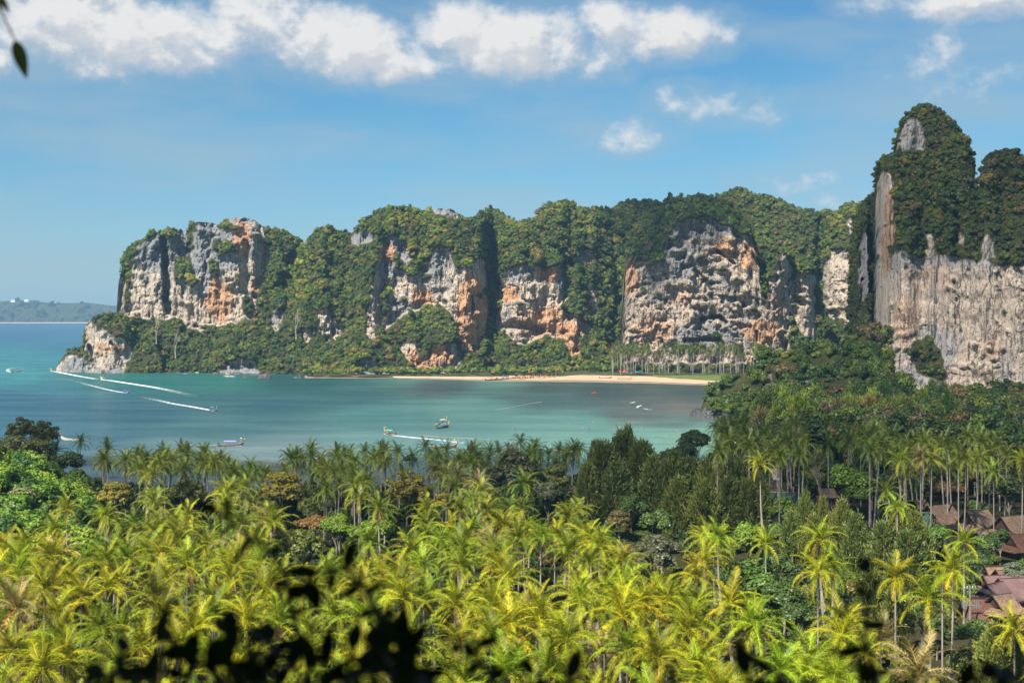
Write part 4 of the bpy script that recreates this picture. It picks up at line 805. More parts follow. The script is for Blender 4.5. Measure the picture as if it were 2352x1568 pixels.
T_ = [
 # left hill
 (*Pp4(120, 140), 40, 'open', OLV, 'tall dark tree with sky gaps in its crown, on the hill left of the bay', 24), (*Pp4(250, 165), 44, 'open', OLV, 'wide dark tree with open crown beside the tall one on the left hill', 22), (*Pp4(40, 260), 56, 'br', OLV, 'olive brown tree at the left edge just below the tall open tree', 20), (*Pp4(200, 270), 60, 'open', OLV, 'olive tree with flecked leaves in front of the tall open tree', 20),
 (*Pp4(60, 400), 62, 'br', BRT, 'large bright green tree at the left edge of the grove', 17), (*Pp4(240, 400), 56, 'br', BRT, 'broad bright green tree beside the large one on the left hill', 16), (*Pp4(390, 330), 40, 'br', DK, 'dark tree between the left hill and the first shore palm', 16), (*Pp4(420, 420), 34, 'br', MID, 'mid green tree below the first shore palms', 13), (*Pp4(90, 520), 56, 'br', MID, 'dark green tree in the hollow below the bright left tree', 14), (*Pp4(300, 590), 46, 'br', BRT, 'round light green tree beside the first sunlit palm at left', 12),
 (*Pp4(30, 620), 44, 'br', DK, 'dark shrubby tree low on the left edge', 12), (*Pp4(200, 690), 34, 'open', MID, 'loose green tree between the left sunlit palms', 10),
 (*Pp4(640, 490), 44, 'open', YEL, 'yellow leaved tree left of the yellow green dome, behind the sunlit palms', 12), (*Pp4(1040, 490), 48, 'br', (.17, .19, .03), 'yellow green domed tree behind the sunlit palms at left', 11), (*Pp4(1560, 450), 60, 'open', YEL, 'large tree with golden flecked leaves behind the blurred leaves', 12), (*Pp4(510, 470), 30, 'br', DK, 'small dark tree left of the yellow leaved tree', 10),
 (*Pp4(1740, 640), 54, 'flat', ORG, 'flat topped tree with rusty orange leaves in the middle of the grove', 9), (*Pp4(1680, 780), 58, 'br', (.16, .19, .03), 'yellow green tree just above the blurred dark leaves', 9), (*Pp4(1880, 690), 40, 'br', BRT, 'bright green tree beside the rusty orange tree', 9),
 (*Pp5(480, 460), 62, 'open', YEL, 'golden leaved tree standing in the grove below the green longtail boat', 12), (*Pp5(680, 540), 30, 'open', YEL, 'smaller golden tree to the right of the large golden one', 11), (*Pp5(1080, 370), 72, 'br', (.085, .09, .03), 'large dark olive tree among the shore palms at the middle of the bay', 13), (*Pp5(500, 320), 18, 'br', DK, 'small dark tree poking above the shore palms', 15),
 (*Pp5(1310, 400), 46, 'open', (.20, .22, .05), 'pale yellow green tree right of the large dark olive tree', 11), (*Pp5(1270, 500), 40, 'br', GRY, 'dull grey green tree in front of the pale yellow one', 10), (*Pp5(300, 720), 60, 'br', BRT, 'fresh light green tree in the middle of the grove', 9), (*Pp5(90, 670), 40, 'br', BRT, 'light green tree left of the fresh green one', 9),
 (*Pp5(1730, 570), 44, 'br', MID, 'green tree at the foot of the casuarina stand', 8), (*Pp5(1660, 640), 34, 'open', (.17, .14, .04), 'brownish leaved tree below the casuarinas', 8), (*Pp5(1870, 660), 46, 'br', MID, 'round green tree below the right casuarinas', 8),
 (*Pp5(1850, 820), 62, 'open', GRY, 'grey green bushy tree with white blossom among the palms', 9), (*Pp5(1900, 800), 46, 'br', GRY, 'pale bushy tree beside the white blossoming one', 8), (*Pp5(1220, 960), 36, 'br', MID, 'small leafy tree between near palms', 7), (*Pp5(2010, 290), 45, 'br', DK, 'dark round tree standing against the water at the right of the bay', 17),
 (*Pp5(1930, 300), 26, 'open', OLV, 'thin leaved tree left of the dark round tree', 15),
 (*Pp6(150, 220), 46, 'br', (.06, .10, .025), 'dense dark tree rising in front of the cove', 17), (*Pp6(1010, 430), 60, 'br', (.19, .31, .025), 'large round bright green tree among the right hand palms', 11), (*Pp6(1060, 510), 36, 'br', (.13, .22, .02), 'bright green lower tree leaning on the large round one', 8), (*Pp6(850, 360), 36, 'bare', CASG, 'half bare grey tree left of the large round tree', 12), (*Pp6(760, 440), 30, 'open', MID, 'thin green tree beside the resort roofs', 9),
 (*Pp6(650, 590), 42, 'br', BRT, 'bright green tree beside the green tiled roof', 8), (*Pp6(720, 640), 32, 'br', BRT, 'small bright green tree below the green tiled roof', 7), (*Pp6(460, 740), 52, 'br', BRT, 'low bright green tree in front of the casuarina stand', 7), (*Pp6(600, 720), 34, 'br', MID, 'leafy green tree in the shade of the casuarinas', 7),
 (*Pp6(480, 960), 74, 'br', (.10, .19, .028), 'huge deep green tree filling the gap between right hand palms', 9), (*Pp6(650, 1080), 64, 'br', (.08, .14, .028), 'deep green tree below the huge one', 8), (*Pp6(620, 900), 44, 'br', (.08, .14, .028), 'deep green tree right of the huge one', 9), (*Pp6(720, 1180), 50, 'br', (.07, .12, .028), 'dark green tree low in the right hand grove', 8), (*Pp6(400, 1350), 40, 'open', YEL, 'yellow flowering small tree near the bottom of the grove', 7),
 (*Pp6(1490, 745), 44, 'br', (.12, .24, .028), 'glossy green tree in front of the brown resort roofs', 7.5), (*Pp6(1770, 790), 42, 'br', (.07, .13, .03), 'dark green mango tree below the middle resort roof', 7.5), (*Pp6(1740, 880), 30, 'br', (.07, .14, .03), 'deep green tree beside the coconut laden palm', 7), (*Pp6(1850, 745), 30, 'br', MID, 'green garden tree below the last brown roof', 7),
 (*Pp6(1930, 925), 30, 'open', (.16, .2, .12), 'frangipani tree with white flowers above the maroon roofs', 7), (*Pp6(1730, 590), 30, 'br', MID, 'garden tree behind the resort roofs', 6), (*Pp6(1560, 450), 48, 'flat', (.19, .12, .04), 'rusty leaved spreading tree under the tall right palms', 8), (*Pp6(1900, 480), 50, 'br', (.06, .09, .025), 'dark tree under the tall palms at the right edge', 10), (*Pp6(1500, 1230), 44, 'br', MID, 'leafy green tree in front of the utility pole', 6), (*Pp6(1700, 1270), 50, 'br', (.09, .15, .03), 'low green tree below the utility pole', 5.5), (*Pp6(1420, 1180), 40, 'br', MID, 'low green tree left of the utility pole', 6),
 (*Pp6(1690, 1390), 44, 'open', (.14, .15, .04), 'speckled olive tree near the bottom right', 7), (*Pp6(960, 100), 40, 'br', (.09, .14, .04), 'pale green tree behind the palms near the cove', 14), (*Pp6(830, 120), 36, 'open', (.15, .17, .06), 'light feathery tree behind the palms by the cove', 13), (*Pp6(1850, 100), 50, 'bare', GRY, 'leafless grey tree behind the palms at far right', 14), (*Pp6(1620, 80), 52, 'open', (.14, .13, .07), 'brown grey thin crowned tree behind the right palms', 15), (*Pp6(1480, 60), 60, 'br', (.075, .12, .03), 'broad green tree behind the right palms', 16), (*Pp6(1720, 50), 50, 'br', (.08, .13, .03), 'green tree at the foot of the great wall', 17), (*Pp6(1930, 40), 46, 'br', (.10, .12, .04), 'light green tree at the right edge under the great wall', 18), (*Pp6(1300, 110), 40, 'br', MID, 'mid green tree amid the far row of palms', 13),
 (*Pp6(1940, 175), 40, 'bare', GRY, 'second leafless grey tree above the right edge palms', 13), (*Pp6(560, 150), 26, 'br', (.09, .13, .03), 'small green tree above the cove sand', 12)]
for (px, py, rp, k, tn, lb, zc) in T_: tree(px, py, rp, k, tn, lb, zc)

# resort houses: gable end of the ridge (px, py), distance, yaw, ridge length, half width, roof height, roof kind
house_list = [(2100, 1150, 352, 28, 3.4, 4.2, 3.4, 'sh', 'rearmost brown shingled bungalow behind the green tiled roof', {}), (2133, 1162, 340, 28, 7.0, 4.8, 4.0, 'sh', 'brown shingled bungalow right of the green tiled roof', {}), (2221, 1174, 330, 28, 6.4, 4.8, 4.2, 'sh', 'middle brown shingled bungalow with a dark open gable', {}), (2300, 1187, 320, 28, 7.4, 5.0, 4.3, 'sh', 'brown shingled bungalow at the right edge', {}),
    (2090, 1176, 330, 160, -5.5, 3.6, 3.4, 'gt', 'green tiled roof with pale mossy ridge in front of the brown bungalows', {'skirt': False}), (2322, 1228, 300, 20, 8, 4, 3.2, 'shr', 'reddish timber house at the right edge below the brown roofs', {}),
    (2291, 1311, 262, 18, 7.0, 4.6, 3.2, 'met', 'maroon metal roof at the right edge behind the others', {}), (2262, 1323, 256, 14, 4.5, 3.8, 2.8, 'met', 'small maroon metal roof left of the large maroon one', {}), (2298, 1330, 248, 14, 7.5, 4.4, 3.0, 'met', 'front maroon metal roof with ribbed panels', {}), (2268, 1343, 242, 40, 4.5, 3.4, 2.9, 'met', 'maroon roof whose dark gable faces the utility pole', {}), (2266, 1303, 268, 10, 3.0, 3.2, 2.6, 'tan', 'tan shingled roof above the maroon roofs', {'skirt': False}),
    (2214, 1376, 238, -6, 8.5, 4.4, 3.6, 'shr', 'dark red tiled roof behind the utility pole', {'skirt': False}), (2282, 1368, 236, 30, 4.0, 3.4, 2.8, 'tan', 'rusty tan roof right of the utility pole', {}),
    (1682, 1096, 400, 12, 4.4, 3.4, 2.6, 'sh', 'brown roof showing between the casuarinas by the shore', {}), (1744, 1104, 392, 12, 4.6, 3.4, 2.6, 'sh', 'brown hipped roof right of the one between the casuarinas', {}), (1728, 1122, 380, 8, 6.5, 3.2, 2.2, 'sh', 'low red brown roof in front of the hipped one', {'skirt': False}), (1768, 1130, 372, -12, 7.8, 3.0, 2.6, 'gt', 'green tiled roof with white ridge below the brown roofs', {'skirt': False}), (1690, 1070, 430, 10, 2.6, 2.4, 1.6, 'tan', 'small orange roof farthest back toward the cove', {'skirt': False}), (1880, 1122, 378, 10, 4.0, 3.0, 2.2, 'sh', 'brown roof beside the large round bright tree', {'skirt': False})]
for (px, py, d, yw, L, w, h, mt, lb, kw) in house_list: tree_img.append((px + 1633 * L / d * .9, py + 1600 * h / d, 3267 * max(L * .75, w) / d, d))
tree_img.append((1780, 1088, 26, 440)); tree_img.append((2228, 1385, 22, 232)); tree_img.append((1780, 1090, 30, 470))

# casuarinas
casu = [(1385, 1075, 46, 14), (1430, 1060, 50, 15), (1475, 1072, 46, 14), (1350, 1110, 34, 12), (1415, 1120, 44, 11), (1500, 1110, 44, 12), (1545, 1100, 46, 13), (1585, 1105, 40, 12), (1620, 1110, 36, 12), (1665, 1100, 36, 12), (1700, 1105, 36, 12), (1560, 1150, 40, 10), (1620, 1155, 42, 10), (1675, 1150, 40, 10), (1720, 1150, 38, 10), (1365, 1040, 20, 16), (1442, 1010, 22, 19), (1740, 1130, 34, 11),
        (1850, 1165, 26, 12), (1890, 1165, 18, 12), (1820, 1215, 30, 9), (1870, 1225, 32, 9), (1935, 1200, 36, 10), (1965, 1225, 34, 9), (2065, 1215, 42, 10), (2100, 1230, 40, 9), (2030, 1250, 40, 8.5), (2085, 1275, 44, 8), (2000, 1360, 40, 9), (2055, 1390, 36, 8), (2290, 1510, 60, 9), (2340, 1530, 50, 8)]
cl = ['feathery olive casuarina in the tall stand by the shore', 'feathery casuarina in front of the resort roofs']
w_ord = ['first', 'second', 'third', 'fourth', 'fifth', 'sixth', 'seventh', 'eighth', 'ninth', 'tenth', 'eleventh', 'twelfth', 'thirteenth', 'fourteenth', 'fifteenth', 'sixteenth', 'seventeenth', 'eighteenth', 'nineteenth', 'twentieth']
w_ord += ['twenty ' + q for q in w_ord[:9]] + ['thirtieth'] + ['thirty ' + q for q in w_ord[:9]]
def ordn(i): return w_ord[i]
cs = sorted(casu); a_i = b_i = 0
for (px, py, rp, zc) in cs:
    if px < 1760: lb = '%s from the left of the feathery olive casuarinas in the tall stand by the shore' % ordn(a_i); a_i += 1; gname = 'casuarina stand by the shore'
    else: lb = '%s from the left of the feathery casuarinas around the resort roofs' % ordn(b_i); b_i += 1; gname = 'casuarinas around the resort'
    t = CASG if R.random() < .6 else CASD; v = R.uniform(.85, 1.25)
    tree(px, py, rp, 'cas', tuple(q * v for q in t), lb, zc, group=gname)
# bare trees on the headland slope
for (px, py, rp, d, lb) in ((*D1([(985, 930)])[0], 12, 1325, 'bleached leafless tree standing out on the slope below the headland cliff'), (*D1([(1865, 900)])[0], 9, 1290, 'pale bare tree on the slope below the small white cliffs'), (*D1([(1105, 1020)])[0], 9, 1310, 'small grey bare tree low on the headland slope')):
    p = at(px, py, d); o = empty('bare_tree', (p.x, p.y, p.z - 9), lb, 'tree'); t = link('trunk', BAREM[0], o); t.scale = (11, 11, 20)

# ---------------------------------------------------------------- coconut palms
TR = [MB().tube([(0, 0, 0), (b * .25, 0, .1), (b * .7, 0, .35), (b * .97, 0, .7), (b, 0, 1.0)], [.30, .19, .16, .14, .13], 7).mesh('trunk', M_trunk, True) for b in (0, .6, 1.3)]
M_nut = simple('coconut_husk', (.42, .34, .05), .6, .3, .3, 8)
mb = MB()
for k in range(11):
    a = k * 2.4; mb.ball((math.cos(a) * .38, math.sin(a) * .38, -.25 - .1 * (k % 4)), .15, 6, 4, (1, 1, 1.2))
NUTS = mb.mesh('coconuts', M_nut, True)
proto_fr = {}
def palm_fronds(r, nf=None):
    """list of (kind, variant, azimuth, roll, scale, dead)"""
    nf = nf or r.randint(21, 27); L_ = []
    a = r.uniform(0, 6.28)
    for i in range(nf):
        t = i / (nf - 1); a += 2.39996 + r.uniform(-.25, .25)
        kd = 0 if t < .12 else 1 if t < .30 else 2 if t < .52 else 3 if t < .74 else 4 if t < .9 else 5
        L_.append((kd, r.randrange(3), a, r.uniform(-.25, .25), r.uniform(.88, 1.1), 0))
    for i in range(r.choice((0, 1, 1, 2, 3, 5))): L_.append((r.choice((5, 6)), 2, r.uniform(0, 6.28), 0, r.uniform(.7, .9), 1))
    return L_
def palm_thing(px, py, x, y, g0, hgt, scale, tint, label, group, lean=None, nuts=False):
    r = R; droopy = r.random(); o = empty('coconut_palm', (x, y, g0), label, 'palm tree', group)
    tm = r.choice((0, 0, 1, 1, 2)); az = r.uniform(0, 6.28); t = link('trunk', TR[tm], o); b = (0, .6, 1.3)[tm]
    t.rotation_euler = (0, 0, az); t.scale = (scale * .9, scale * .9, hgt)
    hub = Vector((math.cos(az) * b * scale * .9, math.sin(az) * b * scale * .9, hgt))
    for t in o.children: t.location -= Vector((hub.x, hub.y, 0))
    hub = Vector((0, 0, hgt))
    wind = r.uniform(-.08, .08)
    for (kd, vr, a, rl, s, dead) in palm_fronds(r):
        f = bpy.data.objects.new('frond', FROND[kd][vr]); C.objects.link(f); f.parent = o; f.location = hub
        f.rotation_euler = (rl, r.uniform(-.12, .12) + wind, a); f.scale = [scale * s] * 3
        if dead: col = (.22 * r.uniform(.8, 1.2), .13, .06)
        elif kd >= 4 and r.random() < .35: col = (tint[0] * 1.5, tint[1] * 1.15, tint[2] * .9)
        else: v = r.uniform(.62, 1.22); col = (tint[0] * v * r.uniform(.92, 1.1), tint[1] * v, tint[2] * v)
        f.color = (*[min(1, c_) for c_ in col], 1)
    if nuts: q = link('coconuts', NUTS, o); q.location = hub; q.scale = [scale] * 3
    return o
hero = [Pp4(*q) for q in ((440, 235), (602, 262), (780, 305), (1190, 345), (290, 265), (885, 350), (1010, 390), (1620, 330), (1790, 345), (1340, 430), (1390, 370), (370, 580), (855, 590), (1045, 640), (1250, 530), (585, 650), (310, 720), (130, 800), (290, 870), (700, 885), (920, 1000), (990, 780), (1510, 690), (1180, 1120), (1465, 1095), (90, 1165), (318, 1190), (450, 1090), (550, 1270), (665, 1300), (895, 1195), (1300, 960), (1845, 1210), (60, 1400), (350, 1450), (780, 1360))] + \
    [Pp5(*q) for q in ((190, 490), (325, 600), (590, 620), (750, 485), (905, 320), (1115, 235), (585, 260), (575, 925), (800, 900), (1225, 770), (1480, 780), (1045, 1000), (750, 1135), (205, 1050), (465, 1110), (1220, 1230), (1370, 1330), (1575, 1060), (1680, 890), (1925, 1110), (1040, 1270), (490, 1370), (95, 1200), (1870, 1430), (2060, 1250), (265, 800), (960, 850), (1390, 290), (1000, 290), (1200, 280), (370, 280), (430, 300), (700, 285), (905, 470), (660, 390), (1130, 470), (780, 610), (920, 620))] + \
    [Pp6(*q) for q in ((340, 165), (400, 140), (435, 250), (555, 195), (280, 290), (520, 360), (625, 320), (735, 310), (900, 260), (1125, 290), (1300, 340), (1470, 335), (1395, 250), (1560, 260), (1620, 345), (1670, 210), (1815, 400), (1975, 340), (1280, 600), (285, 765), (850, 780), (840, 960), (1270, 990), (1590, 950), (1650, 790), (1460, 1110), (480, 1250), (970, 1310), (130, 1270), (350, 1130), (550, 800), (1930, 1270), (1400, 1530), (630, 1500), (1190, 1350), (1100, 1420), (1530, 1000), (1660, 330), (1410, 320), (1250, 210), (1000, 190), (1850, 260), (1750, 240))]
palms = []   # px, py, x, y, g0, hgt, scale, is_hero
def add_palm(px, py, hgt, hero_=True):
    g0 = 3.2
    for _ in range(4):
        d = (H - g0 - hgt) * F / (py - HZ); g0 = rz((px - CX) / F * d, d)
    x = (px - CX) / F * d
    palms.append((px, py, x, d, g0, hgt, hero_))
for (px, py) in hero:
    h = R.uniform(13, 15.5)
    if py < 1075: h = R.uniform(14.5, 17.5)
    if px > 1640 and py < 1110: h = R.uniform(17.5, 20)
    if (abs(px - 2189) < 4 and abs(py - 1312) < 4): h = 17
    add_palm(px, py, h)
zones = [([(1560, 900), (1790, 900), (1790, 1012), (1710, 1035), (1560, 1060)], 0), ([(1335, 1000), (1790, 1040), (1800, 1190), (1560, 1225), (1400, 1180), (1335, 1140)], .04), ([(1790, 1100), (2420, 1100), (2420, 1470), (2100, 1480), (1960, 1300), (1790, 1270)], .03), ([(-100, 900), (150, 980), (200, 1050), (230, 1140), (-100, 1240)], .06), ([(1640, 1270), (1840, 1270), (1850, 1480), (1700, 1480)], .08),
         ([(2050, 1420), (2260, 1440), (2260, 1568), (2080, 1568)], .25), ([(1640, 960), (2420, 985), (2420, 1110), (1640, 1080)], .85)]
rf = random.Random(21); occ = [(p[2], p[3]) for p in palms]
cand = 0
while cand < 30000:
    cand += 1
    d = math.sqrt(rf.uniform(118 ** 2, 640 ** 2)); px = rf.uniform(-110, 2460); S_ = float(shore_d(px)) - 7
    if d > min(S_, 455 if px > 1700 else 450): continue
    x = (px - CX) / F * d; g0 = rz(x, d); h = rf.uniform(10.5, 15.5) if d < 330 else rf.uniform(12, 16.5)
    if px > 1640 and d > 330: h = rf.uniform(15.5, 20)
    py = HZ + (H - g0 - h) / d * F
    if px < 1640 and py < (1040 if px < 600 else 1030 if px < 1000 else 1022): continue
    if 540 < px < 650 and py < 1085: continue
    keep = 1.0
    for (zp, k) in zones:
        if bool(inpoly(np.array(px), np.array(py), zp)): keep = k
    if rf.random() > keep: continue
    ms = 5.3 if d < 240 else 5.8
    if g0 > 5.5: continue
    if any((x - a) ** 2 + (d - b) ** 2 < ms * ms for a, b in occ): continue
    if any((x - a) ** 2 + (d - b) ** 2 < (c_ * .62) ** 2 for a, b, c_ in tree_xy): continue
    if any(d < td + 4 and ((px - tx) / (tr * .8 + 3267 / d * 3.6)) ** 2 + ((py - ty) / (tr * .75 + 3267 / d * 3.4)) ** 2 < 1 for tx, ty, tr, td in tree_img): continue
    occ.append((x, d)); palms.append((px, py, x, d, g0, h, False))
palms.sort(key=lambda p: p[3] - (60 if p[6] else 0))
near = [p for p in palms if p[1] < 1700 or p[6]][:300]; rest = [p for p in palms if p not in near]
print('PALMS', len(palms), 'far rest', len(rest), 'max near d', max(p[3] for p in near))
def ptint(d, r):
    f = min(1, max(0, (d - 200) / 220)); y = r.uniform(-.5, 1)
    a = (.20 + .09 * y, .26 + .02 * y, .010); b = (.125 + .02 * y, .18 + .01 * y, .028)  # near yellow is partly own colour; darker shore tint partly paints cloud shade
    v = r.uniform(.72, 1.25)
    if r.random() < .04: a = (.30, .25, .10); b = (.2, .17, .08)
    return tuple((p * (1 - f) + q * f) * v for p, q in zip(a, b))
# labels: row by distance, place by what stands above it, counted from the left
def row_of(py): return 'in the bottom row' if py > 1450 else 'in the second row' if py > 1360 else 'in the third row' if py > 1280 else 'in the middle rows' if py > 1200 else 'in the upper rows' if py > 1130 else 'in the shaded rows' if py > 1070 else 'at the shore'
def col_of(px): return 'below the headland point' if px < 230 else 'below the headland cliff' if px < 520 else 'below the dark longtail boat' if px < 780 else 'below the green longtail boat' if px < 960 else 'below the two anchored boats' if px < 1180 else 'below the far beach boats' if px < 1420 else 'below the cave cliff' if px < 1640 else 'below the wooded knoll' if px < 1960 else 'below the great wall'
cells = {}
for p in near: cells.setdefault((row_of(p[1]), col_of(p[0])), []).append(p)
lab = {}
for (rw, cl_), ps in cells.items():
    for i, p in enumerate(sorted(ps)):
        lab[p] = ('coconut palm %s %s, %s from the left' % (rw, cl_, ordn(i))) if len(ps) > 1 else 'lone coconut palm %s %s' % (rw, cl_)
for p in near:
    px, py, x, d, g0, h, he = p
    nuts = (R.random() < .35) or (abs(px - 2189) < 5 and he)
    lb = lab[p]
    if he and abs(px - 2189) < 5: lb = 'tall coconut palm hung with yellow coconuts, left of the maroon resort roofs'
    if he and abs(px - 2330) < 5 and py > 1400: lb = 'windblown coconut palm in the bottom right corner below the maroon roofs'
    sc_ = R.uniform(.92, 1.22) * (1 - .22 * min(1, max(0, (d - 190) / 200)))
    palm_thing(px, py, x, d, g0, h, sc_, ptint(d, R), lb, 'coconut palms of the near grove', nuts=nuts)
# whole palms joined for the ones farther back
def whole_palm(name, seed, hgt, nl=26):
    r = random.Random(seed); Vs = []; Fs4 = []; Fs3 = []; cs_ = []; mi4 = []; nb = 0
    for (kd, vr, a, rl, s, dead) in palm_fronds(r, 22):
        V, Q, T3, col = frond_arrays(nl=nl, seed=seed + vr + kd, ragged=(.05, .18, .4)[vr], lw=.06, **FR_KINDS[kd])
        ca, sa = math.cos(a), math.sin(a); V = V * s; V = np.stack([V[:, 0] * ca - V[:, 1] * sa, V[:, 0] * sa + V[:, 1] * ca, V[:, 2] + hgt], 1)
        if dead: col = col * np.array([1.6, .7, 1, 1])
        Vs.append(V); Fs4.append(Q + nb); Fs3.append(T3 + nb); cs_.append(col); nb += len(V)
    mb = MB().tube([(0, 0, 0), (.1, 0, hgt * .5), (0, 0, hgt)], [.24, .17, .14], 6)
    V = np.array(mb.v); q4 = np.array([f for f in mb.f if len(f) == 4]) + nb; Vs.append(V); cs_.append(np.ones((len(V), 4)))
    n4 = sum(len(f) for f in Fs4); n3 = sum(len(f) for f in Fs3)
    return mesh_np(name, np.concatenate(Vs), [np.concatenate(Fs4), np.concatenate(Fs3), q4], [M_frond_i, M_trunk], False, {'v': ('FLOAT_COLOR', 'POINT', np.concatenate(cs_))}, np.concatenate([np.zeros(n4 + n3), np.ones(len(q4))]))
WP = [whole_palm('grove_palm_%s' % w, 500 + i, 15.0) for i, w in enumerate(('full', 'ragged', 'droopy', 'upright'))]
if rest:
    pts = np.array([(p[2], p[3], p[4]) for p in rest]); sc3 = np.array([(.95, .95, p[5] / 15.0) for p in rest])
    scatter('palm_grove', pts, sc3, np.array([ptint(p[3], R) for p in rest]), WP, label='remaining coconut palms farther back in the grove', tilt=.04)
# palms behind the far beach
r = np.random.default_rng(12); L_ = []
for i in range(120):
    px = r.uniform(1405, 1775); d = r.uniform(1225, 1330) ; L_.append(((px - CX) / F * d, d, 2.6, px))
L_ = np.array(L_); k = len(L_); hs_ = r.uniform(1.0, 1.55, k)
scatter('far_palm_grove', L_[:, :3], np.stack([np.full(k, 1.15), np.full(k, 1.15), hs_], 1), tints(k, (1, 3, 3, 1, 0, .5, 1, 1), 5) * .75, WP, label='slender coconut palms with pale trunks behind the far beach', tilt=.05)

# ---------------------------------------------------------------- undergrowth and woods
r = np.random.default_rng(33); k = 5200
d = np.sqrt(r.uniform(100 ** 2, 560 ** 2, k)); px = r.uniform(-150, 2480, k); x = (px - CX) / F * d
ok = (d < shore_d(px) - 18) & ~((px > 1600) & (px < 1775) & (d > 440)) & ~((px > 2000) & (np.abs(d - 345) < 40)) ; x, d, px = x[ok], d[ok], px[ok]
s = r.uniform(1.3, 3.2, len(x)); ypx = HZ + (H - np.where((px > 1640) & (d > 320), 13, 5)) / d * F
ok = np.ones(len(x), bool)
for (hx, hy, hr, hd) in [t for t in tree_img if (t[0] > 1640)]: ok &= ~((d < hd + 8) & (np.abs(px - hx) < hr) & (np.abs(ypx - hy) < hr * .8 + 14 + np.where((px > 1640) & (d > 330), 26, 0)))
x, d, px, s = x[ok], d[ok], px[ok], s[ok]
big = ((px > 1640) & (d > 460)) | ((px < 1330) & (d > 335)); s = np.where(big, r.uniform(2.6, 4.4, len(x)), s)
rt = (px > 1640) & (d > 330) & (d < 460); s = np.where(rt, r.uniform(2.4, 4.6, len(x)), s)
z = ground_z(x, d) + np.where(big, r.uniform(.5, 4.5, len(x)), 0) + s * .1 + np.where(rt, r.uniform(1, 7.5, len(x)), 0)
scatter('undergrowth', np.stack([x, d, z], 1), np.stack([s, s, s * r.uniform(.8, 1.5, len(s))], 1), tints(len(x), (3, 3.5, 3, 1.4, .3, .5, 2, .3), 8, .3) * .6, BRI, label='dense shrubs and saplings between the palm trunks')  # tints darkened to deepen the shade in the gaps between palms
# woods between the palms and the great wall
k = 900; px = r.uniform(1792, 2460, k); d = r.uniform(462, 690, k); x = (px - CX) / F * d; s = r.uniform(4, 7.5, k); z = r.uniform(7, 15, k)
scatter('woods_below_wall', np.stack([x, d, z], 1), np.stack([s, s, s * r.uniform(.8, 1.3, k)], 1), tints(k, (3, 3, 2, 1.0, .4, .8, 2.5, 1.4), 18, .3) * .72, BRI, label='woods between the palms and the foot of the great wall')
k = 90; px = r.uniform(1740, 2250, k); d = r.uniform(520, 680, k); x = (px - CX) / F * d; s = r.uniform(4, 6.5, k)
scatter('casuarina_woods', np.stack([x, d, np.full(k, 3.)], 1), np.stack([s, s, r.uniform(5.5, 8.0, k)], 1), tints(k, (2, 3, 2, .5, 0, .5, 2, 2), 19, .2), CASI, label='grey green casuarinas below the great wall', tilt=.03)
# shrubs on the far shore between the beach and the cliffs
k = 620; px = r.uniform(700, 1800, k); d = r.uniform(1244, 1310, k) + np.where(px > 1290, 30, 0); x = (px - CX) / F * d; s = r.uniform(2.5, 5, k)
ok = ((px < 1290) | (d > 1300)); x, d, s = x[ok], d[ok], s[ok]
scatter('far_shore_shrubs', np.stack([x, d, np.full(len(x), 2.8)], 1), s, tints(len(x), (1.5, 3, 3, 2, .8, .6, 1, .3), 22, .2), FAR, label='bushes along the back of the far beach')
k = 900; px = r.uniform(1380, 1900, k); d = r.uniform(1335, 1420, k); x = (px - CX) / F * d; s = r.uniform(3, 6, k)
scatter('woods_behind_palms', np.stack([x, d, r.uniform(3, 12, k)], 1), s, tints(k, (2, 3, 3, 1.2, .4, .5, 1.5, .5), 23, .2), FAR, label='woods behind the far palm grove')
# leafy cover on the viewpoint hill
k = 900; a = r.uniform(0, 6.283, k); q = np.sqrt(r.uniform(9 ** 2, 78 ** 2, k)); x = q * np.cos(a); y = q * np.sin(a); z = ground_z(x, np.abs(y)); s = r.uniform(.8, 2.2, k)
ok = (y < 0) | (z + s * 1.4 < H - .275 * y - 1.0); ok &= q > 6
scatter('hillside_shrubs', np.stack([x, y, z], 1)[ok], s[ok], tints(ok.sum(), W_STD, 24), BRI, label='shrubs covering the hillside below the viewpoint')

k = 460; px = r.uniform(-160, 200, k); d = r.uniform(225, 375, k); x = (px - CX) / F * d; s = r.uniform(2.6, 4.8, k); z = ground_z(x, d) + r.uniform(.5, 5, k) * np.where(px < 120, 1.2, .7)
tn_ = tints(k, (2.5, 3.5, 3, 1.5, .3, .3, 1.2, .3), 29, .22) * np.where(((HZ + (H - z) / d * F) > 1060)[:, None], np.array([[1.15, 1.35, 1.]]), np.array([[1.1, 1., .9]]))
scatter('left_hill_woods', np.stack([x, d, z], 1), np.stack([s, s, s], 1), tn_, BRI, label='thick green woods on the low hill at the left end of the beach')
# ---------------------------------------------------------------- boats
def W0(px, py, z=0.0): d = (H - z) * F / (py - HZ); return Vector(((px - CX) / F * d, d, z))
def objcol_mat(name, rough=.5, mul=1.0):
    m, n, l, out = M(name); b = n('ShaderNodeBsdfPrincipled'); b.inputs['Roughness'].default_value = rough
    nz = n('ShaderNodeTexNoise', i_Scale=2.5, i_Detail=4.0); t = n('ShaderNodeTexCoord'); l(t.outputs['Object'], nz.inputs['Vector'])
    l(mixc(n, l, 1.0, n('ShaderNodeObjectInfo').outputs['Color'], mixc(n, l, nz.outputs[0], (.7, .7, .7), (1.25, 1.25, 1.25)), 'MULTIPLY'), b.inputs['Base Color']); l(b.outputs[0], out.inputs[0]); return m
M_pt = objcol_mat('boat_paint'); M_cloth = objcol_mat('awning_cloth', .8)
M_wood = simple('dark_wood', (.10, .055, .035), .6, .3, .3, 2); M_eng = simple('engine_metal', (.08, .085, .09), .4, .5, .2, 5, .4); M_steel = simple('steel', (.35, .35, .36), .4, .5, .1, 5, .6)
